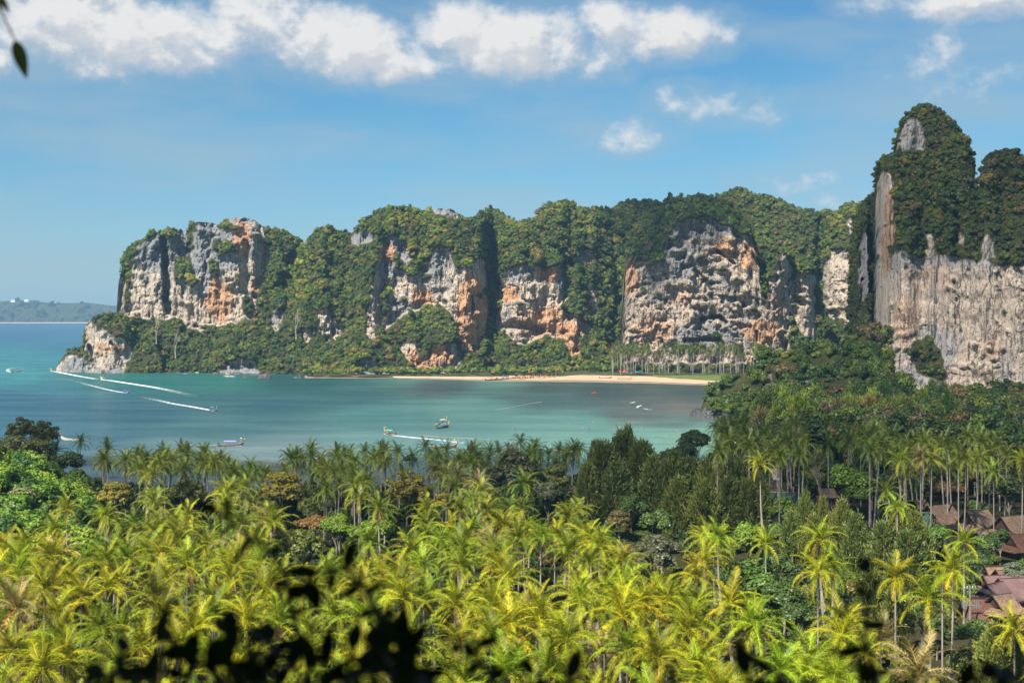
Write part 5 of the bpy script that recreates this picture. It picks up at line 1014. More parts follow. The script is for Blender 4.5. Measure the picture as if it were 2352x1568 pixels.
ST = [(-5.2, .62, -.05, .72), (-4.4, .86, -.25, .60), (-3, 1.0, -.35, .52), (-1, 1.06, -.38, .50), (1, 1.02, -.38, .55), (2.6, .86, -.32, .70), (3.8, .60, -.15, .98), (4.7, .34, .15, 1.35), (5.4, .12, .65, 1.85)]
def hull_mb(off=0.0, z_hi=1.0, z_lo=0.0, inner=False):
    mb = MB(); V = []; k = 9
    for (x, b, kz, sh) in ST:
        for j in range(k):
            t = j / (k - 1) * 2 - 1; q = abs(t)
            yy = math.copysign((b + off) * (1 - (1 - q) ** 1.9), t) if q else 0; zz = kz + (sh - kz) * q ** 2.2
            V.append((x, yy, zz))
    Fc = [(i * k + j, (i + 1) * k + j, (i + 1) * k + j + 1, i * k + j + 1) for i in range(len(ST) - 1) for j in range(k - 1)]
    Fc.append(tuple(range(k)))
    mb.add(V, Fc); return mb
def longtail_meshes():
    me = {}
    hb = hull_mb(); me['hull'] = hb.mesh('hull', M_pt, True)
    g = MB()
    for s in (-1, 1): g.tube([(x, s * (b + .02), sh + .03) for (x, b, kz, sh) in ST], .06, 5)
    me['gunwale'] = g.mesh('gunwale', M_pt)
    d = MB(); d.add([(x, s * b * .86, kz * .3 + .12) for (x, b, kz, sh) in ST[:7] for s in (-1, 1)], [(2 * i, 2 * i + 2, 2 * i + 3, 2 * i + 1) for i in range(6)]); me['deck'] = d.mesh('deck', M_wood)
    me['prow'] = MB().tube([(5.2, 0, 1.2), (5.6, 0, 2.0), (5.85, 0, 2.7), (6.0, 0, 3.3)], [.16, .13, .11, .13], 6).mesh('prow', M_pt)
    me['ribbon'] = MB().tube([(5.5, 0, 1.9), (5.6, 0, 2.15), (5.78, 0, 2.55)], .2, 8).box((5.55, 0, 1.55), (.12, .3, .7)).mesh('ribbon', M_cloth)
    a = MB(); V = []
    for x in (-2.6, -.9, .9, 2.5):
        for j in range(7): t = j / 6 * 2 - 1; V.append((x, t * 1.12, 1.95 + .28 * (1 - t * t)))
    fcs = [(i * 7 + j, i * 7 + j + 1, (i + 1) * 7 + j + 1, (i + 1) * 7 + j) for i in range(3) for j in range(6)]
    a.add(V, fcs); a.add([(x, y, z + .05) for x, y, z in V], [f[::-1] for f in fcs]); me['awning'] = a.mesh('awning', M_cloth)
    me['post'] = MB().tube([(0, 0, .3), (0, 0, 1.98)], .035, 5).mesh('post', M_steel)
    me['bench'] = MB().box((0, 0, .42), (.3, 1.7, .06)).mesh('bench', M_wood)
    e = MB().box((-4.9, 0, 1.15), (.85, .5, .5)).box((-4.9, 0, 1.5), (.5, .34, .22)).tube([(-4.7, 0, .7), (-4.7, 0, 1.1)], .1, 6).tube([(-4.5, 0, 1.2), (-3.6, .1, 1.5)], .03, 4); me['engine'] = e.mesh('engine', M_eng)
    me['tail_shaft'] = MB().tube([(-5.2, 0, 1.1), (-8.2, 0, .1)], .045, 5).box((-8.25, 0, .05), (.06, .4, .4)).mesh('tail_shaft', M_steel)
    me['flag'] = MB().box((4.2, 0, 2.6), (.02, .02, 1.8)).box((4.45, 0, 3.3), (.5, .02, .34)).mesh('flag', M_cloth)
    return me
LT = longtail_meshes()
def longtail(pos, ang, hullc, awn, rib, label, group=None, flag=None, awning=True, s=1.0, rim=(.5, .35, .2)):
    o = empty('longtail_boat', pos, label, 'boat', group, rz=ang); o.scale = (s, s, s)
    def p(k, col=None, loc=None, nm=None):
        q = link(nm or k, LT[k], o)
        if col: q.color = (*col, 1)
        if loc: q.location = loc
        return q
    p('hull', hullc); p('gunwale', rim); p('deck'); p('prow', rim); p('ribbon', rib); p('engine'); p('tail_shaft')
    for x in (-2, -.8, .5, 1.8): p('bench', loc=(x, 0, 0))
    if awning:
        p('awning', awn)
        for x in (-2.5, 2.4):
            for y in (-.95, .95): p('post', loc=(x, y, 0))
    if flag: p('flag', flag)
    return o
# people: one skinned body per pose
def person_mesh(name, pose):
    me = bpy.data.meshes.new(name)
    if pose == 'stand':
        J = {'pel': (0, 0, .95, .14), 'ch': (0, 0, 1.3, .16), 'nk': (0, 0, 1.5, .06), 'hd': (.02, 0, 1.66, .105), 'shl': (0, .19, 1.43, .065), 'ell': (-.05, .30, 1.16, .045), 'hal': (.08, .30, .94, .035), 'shr': (0, -.19, 1.43, .065), 'elr': (.06, -.30, 1.18, .045), 'har': (.22, -.24, 1.02, .035),
             'hil': (0, .1, .88, .1), 'knl': (.04, .12, .48, .065), 'anl': (-.02, .12, .08, .045), 'tol': (.14, .13, .04, .035), 'hir': (0, -.1, .88, .1), 'knr': (.02, -.13, .48, .065), 'anr': (-.06, -.14, .08, .045), 'tor': (.10, -.15, .04, .035)}
    else:
        J = {'pel': (0, 0, .50, .14), 'ch': (.05, 0, .85, .16), 'nk': (.06, 0, 1.05, .06), 'hd': (.09, 0, 1.2, .105), 'shl': (.05, .19, .98, .065), 'ell': (.12, .27, .72, .045), 'hal': (.34, .2, .62, .035), 'shr': (.05, -.19, .98, .065), 'elr': (.12, -.27, .72, .045), 'har': (.34, -.2, .62, .035),
             'hil': (.06, .1, .5, .1), 'knl': (.46, .12, .5, .065), 'anl': (.48, .12, .08, .045), 'tol': (.62, .13, .04, .035), 'hir': (.06, -.1, .5, .1), 'knr': (.46, -.12, .5, .065), 'anr': (.48, -.12, .08, .045), 'tor': (.62, -.13, .04, .035)}
    ks = list(J); E = [('pel', 'ch'), ('ch', 'nk'), ('nk', 'hd'), ('ch', 'shl'), ('shl', 'ell'), ('ell', 'hal'), ('ch', 'shr'), ('shr', 'elr'), ('elr', 'har'), ('pel', 'hil'), ('hil', 'knl'), ('knl', 'anl'), ('anl', 'tol'), ('pel', 'hir'), ('hir', 'knr'), ('knr', 'anr'), ('anr', 'tor')]
    me.from_pydata([J[k][:3] for k in ks], [(ks.index(a), ks.index(b)) for a, b in E], [])
    ob = bpy.data.objects.new('tmp', me); C.objects.link(ob); sk = ob.modifiers.new('s', 'SKIN')
    for i, k in enumerate(ks): me.skin_vertices[0].data[i].radius = (J[k][3],) * 2
    me.skin_vertices[0].data[0].use_root = True
    bpy.context.view_layer.update(); ev = ob.evaluated_get(bpy.context.evaluated_depsgraph_get()); m2 = bpy.data.meshes.new_from_object(ev); m2.name = name
    C.objects.unlink(ob); bpy.data.objects.remove(ob)
    zt = .95 if pose == 'stand' else .55; zn = 1.45 if pose == 'stand' else 1.0
    for m_ in (M_skin, M_shirt, M_short): m2.materials.append(m_)
    for p in m2.polygons:
        c = p.center; p.use_smooth = True
        p.material_index = 1 if zt < c.z < zn and abs(c.y) < .27 else 2 if (.55 if pose == 'stand' else .38) < c.z <= zt and abs(c.y) < .27 and c.x < .3 else 0
        if c.z > zn + .27: p.material_index = 3
    m2.materials.append(M_hair); return m2
M_skin = simple('skin', (.32, .17, .10), .6, .3, .1); M_shirt = objcol_mat('shirt_cloth', .9); M_short = simple('shorts_cloth', (.06, .07, .12), .9); M_hair = simple('hair', (.02, .015, .01), .6)
PM = {k: person_mesh('person_' + k, k) for k in ('stand', 'sit')}
def person(pos, ang, shirt, label, pose='stand', s=1.0, group=None):
    o = link('person', PM[pose]); o.location = pos; o.rotation_euler = (0, 0, ang); o.scale = (s, s, s); o.color = (*shirt, 1); return tag(o, label, 'person', group)
# foam wakes
def foam_mat():
    m, n, l, out = M('foam'); a = n('ShaderNodeAttribute', attribute_name='foam'); sp = n('ShaderNodeSeparateColor'); l(a.outputs['Color'], sp.inputs[0])
    g = n('ShaderNodeNewGeometry'); v = n('ShaderNodeVectorMath', operation='MULTIPLY'); l(g.outputs['Position'], v.inputs[0]); v.inputs[1].default_value = (.5, .35, 1)
    nz = n('ShaderNodeTexNoise', i_Scale=1.2, i_Detail=5.0, i_Roughness=.65); l(v.outputs[0], nz.inputs['Vector'])
    f = rangen(n, l, mathn(n, l, 'ADD', sp.outputs[0], mathn(n, l, 'MULTIPLY', mathn(n, l, 'SUBTRACT', nz.outputs[0], .5), 1.5)), .25, .75)
    d = n('ShaderNodeBsdfDiffuse'); l(mixc(n, l, sp.outputs[1], (.85, .87, .88), (.42, .33, .20)), d.inputs[0]); t = n('ShaderNodeBsdfTransparent')
    mx = n('ShaderNodeMixShader'); l(f, mx.inputs[0]); l(t.outputs[0], mx.inputs[1]); l(d.outputs[0], mx.inputs[2]); l(mx.outputs[0], out.inputs[0]); return m
M_foam = foam_mat()
def wake(path, w0, w1, label, a0=1.0, a1=.3, tan=0.0, z=.06):
    """foam trail from the stern back along a line of pixels on the water; widths in metres"""
    P = [W0(*p) for p in path]; L_ = [0]
    for a, b in zip(P[:-1], P[1:]): L_.append(L_[-1] + (b - a).length)
    k = 60; T = np.linspace(0, L_[-1], k); xs = np.interp(T, L_, [p.x for p in P]); ys = np.interp(T, L_, [p.y for p in P])
    for _ in range(6): xs[1:-1] = (xs[:-2] + xs[1:-1] * 2 + xs[2:]) / 4; ys[1:-1] = (ys[:-2] + ys[1:-1] * 2 + ys[2:]) / 4
    tx = np.gradient(xs); ty = np.gradient(ys); q = np.hypot(tx, ty); nx_, ny_ = -ty / q, tx / q
    V = []; col = []
    for i in range(k):
        t = i / (k - 1); w = 1.05 * (w0 + (w1 - w0) * t ** .7)
        for j, e in ((-1, 0), (-.55, .8), (0, .62), (.55, .8), (1, 0)):
            V.append((xs[i] + nx_[i] * w * j, ys[i] + ny_[i] * w * j, z)); al = (a0 + (a1 - a0) * t ** .8) * e * (1 if t < .93 else (1 - t) / .07); col.append((al, min(1, max(0, (t - .55) * 2.2)) * tan, 0, 1))
    Q = [(i * 5 + j, i * 5 + j + 1, (i + 1) * 5 + j + 1, (i + 1) * 5 + j) for i in range(k - 1) for j in range(4)]
    o = link('foam_wake', mesh_np('foam_wake', V, np.array(Q), M_foam, True, {'foam': ('FLOAT_COLOR', 'POINT', col)})); tag(o, label, 'wake', 'foam wakes on the bay', 'stuff')
def Z1(x, y): return x * .2344, 796.2 + y * .2344
def Z2(x, y): return 796 + x * .2344, 949.3 + y * .2344
def Z3(x, y): return 1071.9 + .2864 * x, 826.9 + .2864 * y
def head(path):        # boat heads from the second point to the first
    a, b = W0(*path[0]), W0(*path[1]); v = a - b; return a, math.atan2(v.y, v.x)
def moving(path, wpath, hullc, awn, rib, label, wl, shirt, wk=(1.0, 4.0, 1.0, .3, 0), flag=None, rim=(.5, .35, .2), awning=True):
    a, g = head(path); o = longtail(a, g, hullc, awn, rib, label, 'longtail boats under way on the bay', flag, awning, rim=rim)
    wake(wpath, wk[0], wk[1], wl, wk[2], wk[3], wk[4])
    c, s_ = math.cos(g), math.sin(g)
    person((a.x - 4.1 * c, a.y - 4.1 * s_, a.z + .15), g, shirt, 'boatman on the ' + label.split(',')[0], 'stand')
    # bow spray
    sp = [W0(path[0][0], path[0][1])]; q = a + Vector((c, s_, 0)) * 4.8
    mb = []
    V = []; col = []
    for i in range(9):
        t = i / 8
        for sd in (-1, 1):
            for w_, e in ((0, .9), (1, 0)):
                V.append((q.x - c * t * 9 - s_ * sd * (.5 + t * 2.6 + w_ * .9), q.y - s_ * t * 9 + c * sd * (.5 + t * 2.6 + w_ * .9), .10 + .15 * (1 - t) * (1 - w_))); col.append((e * (1 - t * .7), 0, 0, 1))
    Q = []
    for i in range(8):
        for s2 in (0, 2): b = i * 4 + s2; Q.append((b, b + 1, b + 5, b + 4))
    sp_ = link('bow_spray', mesh_np('bow_spray', V, np.array(Q), M_foam, True, {'foam': ('FLOAT_COLOR', 'POINT', col)})); tag(sp_, 'white bow spray of the ' + label.split(',')[0], 'spray', None, 'stuff')
    return o
DKH = (.05, .035, .03); RED = (.55, .06, .04); BLU = (.05, .16, .45); TEA = (.06, .40, .42); GRN = (.10, .45, .18); WHT = (.7, .68, .62); TAN = (.55, .38, .22); ORA = (.75, .28, .06)
moving([Z1(162, 250), Z1(110, 252)], [Z1(*q) for q in ((160, 252), (110, 250), (74, 238), (78, 220), (140, 204), (280, 188), (440, 178))], DKH, (.1, .12, .14), RED, 'dark longtail boat turning at the far left, farthest out on the bay', 'thin curling foam wake at the far left of the bay', (.1, .1, .15), (.8, 3.5, 1.0, .15, 0))
moving([Z1(505, 238), Z1(600, 256)], [Z1(*q) for q in ((500, 240), (540, 243), (640, 262), (760, 286), (880, 306), (965, 322))], TAN, ORA, RED, 'tan longtail boat speeding past the tip of the headland point', 'bright white wake running back from the headland point', (.6, .3, .1), (1.5, 3.6, 1.2, .62, 0))
moving([Z1(1008, 322), Z1(1100, 332)], [Z1(*q) for q in ((1000, 325), (1060, 327), (1200, 350), (1350, 372), (1500, 396), (1650, 424), (1800, 460), (1980, 498))], WHT, TAN, ORA, 'orange prowed longtail boat following the first along the headland', 'broad wake turning brown behind the orange prowed boat', (.5, .5, .5), (1.8, 5.0, 1.25, .32, 1.0))
moving([Z1(1235, 452), Z1(1130, 434)], [Z1(*q) for q in ((1230, 452), (1130, 436), (1000, 408), (850, 368), (740, 336), (600, 314))], BLU, (.06, .12, .3), RED, 'blue longtail boat with red prow crossing below the headland', 'pale wake trailing left from the blue longtail boat', (.5, .05, .04), (1.0, 3.4, .9, .28, 0))
moving([Z1(2090, 626), Z1(1980, 608)], [Z1(*q) for q in ((2085, 626), (1980, 606), (1850, 582), (1700, 560), (1580, 532), (1440, 500), (1310, 480))], DKH, BLU, GRN, 'dark longtail boat with blue awning heading into the bay, lower end of the long wake', 'long white wake leading to the dark boat with blue awning', (.1, .2, .4), (1.0, 3.2, 1.2, .3, .6))
moving([(529, 1024), (512, 1024.1)], [Z1(*q) for q in ((2160, 968), (2080, 967), (1900, 964), (1700, 966), (1450, 962))], (.07, .03, .03), (.32, .25, .6), (.2, .05, .05), 'long dark maroon longtail boat with violet awning, passing broadside above the shore palms', 'faint thin wake behind the broadside maroon boat', (.05, .3, .25), (.5, 1.3, .75, .3, 0), (.8, .75, .2))
moving([Z2(430, 208), Z2(500, 218)], [Z2(*q) for q in ((450, 214), (520, 222), (620, 234), (760, 246), (880, 258), (1000, 272), (1100, 284), (1190, 293))], (.12, .09, .08), GRN, ORA, 'longtail boat with bright green awning trailing dark smoke', 'white wake of the boat with the green awning', (.1, .2, .5), (1.0, 2.2, 1.2, .55, 0), (.8, .6, .1))
p8 = W0(1014, 973); longtail(p8, math.radians(66), TAN, (.62, .50, .34), RED, 'anchored longtail boat with beige awning, the upper of the moored pair', 'anchored pair of longtail boats')
p8 = W0(1016.5, 982.5); longtail(p8, math.radians(60), (.10, .08, .10), (.10, .25, .55), (.7, .3, .1), 'anchored longtail boat with blue awning, the lower of the moored pair', 'anchored pair of longtail boats')
longtail(W0(1019, 1028), math.radians(4), (.22, .05, .04), (.05, .35, .55), (.1, .03, .03), 'longtail boat with blue awning and yellow flag half hidden by the shore palms', None, (.85, .7, .05))
longtail(W0(1296, 1040), math.radians(158), (.12, .10, .09), TAN, (.2, .35, .12), 'moored longtail boat showing only its raised prow above the palms below the cave cliff', awning=False)
longtail(W0(166, 1011), math.radians(165), (.55, .5, .46), (.55, .12, .06), RED, 'white longtail boat with red trim half hidden behind the left hill trees', awning=False)
longtail(W0(747, 1048), math.radians(70), BLU, BLU, ORA, 'blue longtail boat mostly hidden behind the shore palms left of the bay middle', awning=False)
# boats drawn up on the far beach
bb = [(1128, 872.5), (1141, 872.2), (1154, 870.8), (1167, 870.3), (1176, 869.6), (1186, 869.8), (1195, 869), (1203, 870.2), (1212, 868.9), (1220, 869.4), (1229, 868.6), (1238, 869.2), (1252, 868.2), (1263, 867.8)]
cols = [DKH, (.3, .07, .05), DKH, RED, (.5, .12, .08), (.35, .1, .06), DKH, RED, TAN, (.2, .2, .22), WHT, (.45, .15, .1), RED, DKH]
names_ = ['dark', 'maroon', 'black', 'red', 'bright red', 'brown red', 'dark brown', 'scarlet', 'tan', 'grey', 'white', 'rust coloured', 'crimson', 'dusky']
for i, (px, py) in enumerate(bb):
    longtail(W0(px, py, .4), math.radians((12, 25, 5, 40, 18, 60, 30, 50, 22, 75, 35, 8, 15, 24)[i]), cols[i], (RED, ORA, TEA, RED, WHT, RED, ORA)[i % 7], (RED, ORA, (.1, .5, .2))[i % 3], '%s longtail boat, %s from the left in the row beached under the ridge' % (names_[i], ordn(i)), 'longtail boats drawn up on the far beach', awning=i % 2 == 0)
longtail(W0(1390, 869, .5), math.radians(8), (.16, .06, .04), TAN, RED, 'brown longtail boat alone on the sand left of the red roofed hut', awning=False)
longtail(W0(1435, 872, .4), math.radians(4), (.35, .28, .25), ORA, (.3, .1, .1), 'longtail boat with orange awning on the sand right of the lone brown boat')
# kayak, paddler
kp = W0(1364, 903); o = empty('kayak', kp, 'small red kayak alone on the dark reef water', 'kayak', rz=.5)
V = []; 
for x, b in ((-2.1, .02), (-1.4, .3), (0, .42), (1.4, .3), (2.1, .02)): V += [(x, -b, .3), (x, 0, .42), (x, b, .3), (x, 0, -.05)]
q = MB().add(V, [(i * 4 + j, i * 4 + 4 + j, i * 4 + 4 + (j + 1) % 4, i * 4 + (j + 1) % 4) for i in range(4) for j in range(4)]).build('hull', M_pt, o, True); q.color = (.8, .05, .03, 1)
MB().tube([(.2, -1.1, .9), (.2, 1.1, .9)], .03, 4).box((.2, 1.2, .9), (.04, .4, .2)).box((.2, -1.2, .9), (.04, .4, .2)).build('paddle', M_steel, o)
person((kp.x, kp.y, kp.z - .25), .5, (.75, .06, .03), 'paddler in red sitting in the red kayak', 'sit')
# floats of the swimming line and the rope line
M_float = simple('float_plastic', (.50, .32, .12), .5, .4, .2, 3)
def float_line(pts_, n_, label, s=1.0, sag=.0):
    xs = np.linspace(0, 1, n_); P = [W0(*p) for p in pts_]; o = empty('float_line', P[0], label, 'float line'); L_ = np.linspace(0, 1, len(P))
    fm = MB().ball((0, 0, .06), .19 * s, 7, 5, (1.3, 1, .8)).mesh('float', M_float, True); pp = []
    for t in xs:
        x = np.interp(t, L_, [p.x for p in P]); y = np.interp(t, L_, [p.y for p in P]); f = link('float', fm, o); f.location = (x - P[0].x, y - P[0].y, 0); pp.append((x - P[0].x, y - P[0].y, .03))
    MB().tube(pp, .03, 4).build('rope', M_steel, o)
float_line([Z2(725, 216), Z2(900, 228), Z2(1240, 245)], 34, 'line of orange floats on the water right of the smoky green awning boat')
float_line([Z2(1310, 250), Z2(1500, 262), Z2(1700, 275), Z2(1975, 298)], 8, 'sparse continuation of the orange floats above the shore palms')
float_line([(1138, 941.5), (1180, 934), (1215, 927), (1244, 923)], 40, 'curved yellow float line lying across the middle of the bay', .9)
# swimmers and people on the cove beach
sw = [((1182, 985), (.03, .03, .03), 'pair mate at left of the two dark headed swimmers far from shore'), ((1184.5, 985), (.03, .03, .03), 'pair mate at right of the two dark headed swimmers far from shore'), (Z3(933, 550), (.6, .2, .1), 'swimmer at the left end of the bathers near the cove'), (Z3(952, 549), (.1, .1, .4), 'second swimmer from the left among the bathers'), (Z3(975, 555), (.1, .1, .1), 'dark haired bather third from the left'), (Z3(1015, 505), (.6, .2, .2), 'lone swimmer farther out than the left bathers'),
      (Z3(1298, 500), (.7, .1, .05), 'bather in red farther out below the foam patches'), (Z3(1338, 502), (.3, .2, .1), 'bather beside the one in red far out'), (Z3(1230, 542), (.7, .3, .1), 'bather in orange midway among the swimmers'), (Z3(1403, 552), (.2, .2, .2), 'bather in grey right of the shore treetops'), (Z3(1447, 558), (.5, .2, .1), 'bather just right of the one in grey'), (Z3(1548, 568), (.5, .1, .1), 'bather in dark red nearer the knoll'),
      (Z3(1687, 570), (.6, .1, .3), 'bather in pink close to the dense dark tree'), (Z3(1617, 605), (.6, .2, .1), 'bather nearest the shore below the others'), (Z3(1993, 574), (.7, .2, .1), 'bather at the mouth of the cove')]
for (p, c_, lb) in sw:
    w = W0(*p); person((w.x, w.y, -.95), R.uniform(0, 6), c_, lb, 'stand', 1.0, 'bathers in the shallow water')
for (p, c_, lb) in ((Z3(2271, 515), (.8, .1, .1), 'person in red standing on the cove beach'), (Z3(2279, 520), (.7, .6, .55), 'person in pale clothes beside the one in red on the cove beach'), (Z3(2345, 524), (.8, .25, .05), 'person in orange on the sand at the edge of the cove trees')):
    w = W0(*p, .8); person(w, R.uniform(0, 6), c_, lb, 'stand', 1.05)
# breaking wavelets
for i, (p, w_, lb) in enumerate(([((1446, 925), (1452, 924.6), (1459, 923)), .7, 'white breaking wavelet over the reef'], [((1463, 936), (1466, 933), (1474, 930.5)), .6, 'second curling wavelet on the reef just below the first'], [((1478, 938), (1488, 940), (1499, 940.8)), .5, 'flat line of foam right of the reef wavelets'])):
    wake(p, w_, w_, lb, 1.1, .9)

# ---------------------------------------------------------------- rocks
M_boul = rock_mat('shore_rock', (.33, .30, .27), (.20, .20, .20), (.08, .08, .08), (.3, .2, .12), .6, 2.0)
M_boul_d = simple('dark_shore_rock', (.085, .08, .078), .9, .1, .4, .8, 0, .6)
def rock_me(seed, mat, sq=.7):
    bm = bmesh.new(); bmesh.ops.create_icosphere(bm, subdivisions=3, radius=1); P = np.array([v.co[:] for v in bm.verts])
    q = 1 + (fbm(P[:, 0] * 1.5 + seed, P[:, 1] * 1.5, P[:, 2] * 1.5, 4, seed) - .5) * 1.1; 
    for v, k in zip(bm.verts, q): v.co = v.co * float(k); v.co.z *= sq
    me = bpy.data.meshes.new('rock'); bm.to_mesh(me); bm.free(); me.materials.append(mat); return me
RK = [rock_me(s, M_boul_d) for s in range(4)]; RP = [rock_me(s + 9, simple('pale_shore_rock', (.34, .31, .28), .9, .1, .4, .6, 0, .6)) for s in range(3)]
def rock(px, py, w, label, pale=False, h=1.0, z=0.0, group=None):
    p = W0(px, py, z); s = w * p.y / F / 2; o = link('boulder', R.choice(RP if pale else RK)); o.location = p - Vector((0, -s * .5, s * .15)); o.scale = (s * 1.05, s * .8, s * h); o.rotation_euler = (0, 0, R.uniform(-.5, .5)); return tag(o, label, 'rock', group)
for (p, w, h, pale, lb) in ((D1([(1545, 1205)])[0], 14, 1.2, 0, 'small dark rock in the water right of the headland shore rocks'), (D1([(1655, 1210)])[0], 28, 1.5, 0, 'large pointed dark rock in the water before the left end of the beach'), (D1([(1860, 1205)])[0], 12, .9, 0, 'low dark rock at the left end of the far sand'), (D1([(1890, 1206)])[0], 10, 2.6, 0, 'narrow mushroom shaped rock at the left end of the far sand'), (D1([(1450, 1196)])[0], 26, .5, 1, 'flat pale rock shelf on the headland shore'), (D1([(1250, 1172)])[0], 18, .6, 1, 'pale boulder at the foot of the headland woods'), (D1([(1350, 1175)])[0], 14, .7, 0, 'dark boulder beside the pale one under the headland woods'), (D1([(1490, 1180)])[0], 20, .9, 0, 'grey boulder above the flat rock shelf'), (D1([(620, 1150)])[0], 12, .9, 1, 'pale block fallen from the headland point'), (D1([(640, 1160)])[0], 14, .6, 1, 'second pale block at the waterline of the headland point'), (D1([(590, 1130)])[0], 9, 1, 1, 'small pale block against the point cliff'), (D1([(1195, 1172)])[0], 18, .6, 0, 'dark low rock along the headland waterline'),
                            (D2([(1095, 1190)])[0], 11, 1.3, 0, 'dark boulder on the sand behind the first beached boats'), (D2([(1500, 1190)])[0], 9, 1.2, 0, 'dark boulder on the sand right of the beached boats'), (D2([(1532, 1195)])[0], 8, 1.0, 0, 'smaller boulder beside it toward the lone brown boat'), (D2([(850, 1180)])[0], 34, 1.0, 0, 'bush topped rock at the foot of the orange cliff'),
                            ((1600, 948), 26, .9, 0, 'dark undercut rock at the tip of the wooded knoll'), ((1625, 950), 30, .7, 1, 'grey rock beside the dark tip of the knoll'), ((1650, 955), 26, .8, 0, 'dark rock in the middle of the knoll foot'), ((1683, 957), 24, 1.1, 1, 'pale rounded boulder at the foot of the knoll'), ((1668, 945), 16, 1.0, 0, 'dark rock above the pale rounded boulder'), ((1720, 965), 24, .9, 0, 'dark grey boulder beside the cove sand'), ((1700, 968), 18, .5, 0, 'flat dark rock between the two boulders of the cove'), ((1640, 968), 50, .18, 0, 'flat rock shelf awash below the knoll'), ((1592, 957), 14, .5, 0, 'low rock at the outermost tip of the knoll'),
                            ((1488, 934), 9, .15, 0, 'thin reef rock showing left of the others'), ((1530, 934.5), 22, .12, 0, 'long thin reef rock breaking the surface in the middle'), ((1560, 935.5), 30, .12, 0, 'long thin reef rock next to the knoll'), ((1512, 934.8), 8, .15, 0, 'short reef rock between the long ones')):
    rock(p[0], p[1], w, lb, bool(pale), h)
r2 = random.Random(8)
for i in range(46):      # dark tide line rocks under the headland, each its own
    px = 205 + i * 9.2 + r2.uniform(-3, 3); rock(px, 853.5 + (px - 200) * .02 + r2.uniform(-1, 1), r2.uniform(7, 15), 'tide line rock at the foot of the headland, %s from the left' % (ordn(i) if i < 39 else 'fortieth' if i == 39 else 'forty ' + w_ord[i - 40]), r2.random() < .2, r2.uniform(.35, .8), group='tide line rocks under the headland')

# ---------------------------------------------------------------- huts and resort
def shingle_mat(name, col, rows=3.2, rib=False):
    m, n, l, out = M(name); b = n('ShaderNodeBsdfPrincipled'); b.inputs['Roughness'].default_value = .8; b.inputs['Specular IOR Level'].default_value = .2
    t = n('ShaderNodeTexCoord'); br = n('ShaderNodeTexBrick', i_Scale=rows); br.inputs['Brick Width'].default_value = .55; br.inputs['Row Height'].default_value = .7; br.inputs['Mortar Size'].default_value = .05
    br.inputs['Color1'].default_value = (*[q * .75 for q in col], 1); br.inputs['Color2'].default_value = (*[q * 1.25 for q in col], 1); br.inputs['Mortar'].default_value = (*[q * .4 for q in col], 1)
    v = n('ShaderNodeVectorMath', operation='MULTIPLY'); l(t.outputs['Object'], v.inputs[0]); v.inputs[1].default_value = (1, 1, 1); sp = n('ShaderNodeSeparateXYZ'); l(v.outputs[0], sp.inputs[0])
    cb = n('ShaderNodeCombineXYZ'); l(mathn(n, l, 'ADD', sp.outputs[0], 0), cb.inputs[0]); l(mathn(n, l, 'MULTIPLY', sp.outputs[2], 1.6), cb.inputs[1]); l(cb.outputs[0], br.inputs['Vector'])
    nz = n('ShaderNodeTexNoise', i_Scale=.9, i_Detail=6.0, i_Roughness=.7); l(t.outputs['Object'], nz.inputs['Vector'])
    c = mixc(n, l, 1.0, br.outputs[0], mixc(n, l, rangen(n, l, nz.outputs[0], .3, .7), (.62, .6, .58), (1.3, 1.25, 1.2)), 'MULTIPLY'); l(c, b.inputs['Base Color'])
    bp = n('ShaderNodeBump', i_Strength=.6, i_Distance=.06); l(br.outputs['Fac'], bp.inputs['Height']); bp.invert = True; l(bp.outputs[0], b.inputs['Normal']); l(b.outputs[0], out.inputs[0]); return m
M_sh = shingle_mat('brown_shingle', (.25, .175, .125)); M_shr = shingle_mat('red_brown_tile', (.15, .075, .055)); M_gt = shingle_mat('green_tile', (.07, .15, .10), 2.6); M_met = simple('maroon_metal_roof', (.17, .10, .095), .5, .4, .15, .6); M_tanr = shingle_mat('tan_shingle', (.30, .20, .13))
M_trim = simple('dark_timber', (.06, .035, .03), .8, .2, .3, 2); M_wall = simple('timber_wall', (.20, .11, .07), .8, .2, .2, 3); M_cap = simple('mossy_ridge_tile', (.42, .40, .20), .8, .2, .3, 3); M_glass = simple('window_glass', (.05, .06, .07), .15, .6, .1, 1); M_white = simple('white_plaster', (.72, .72, .70), .8, .2, .1, .5)
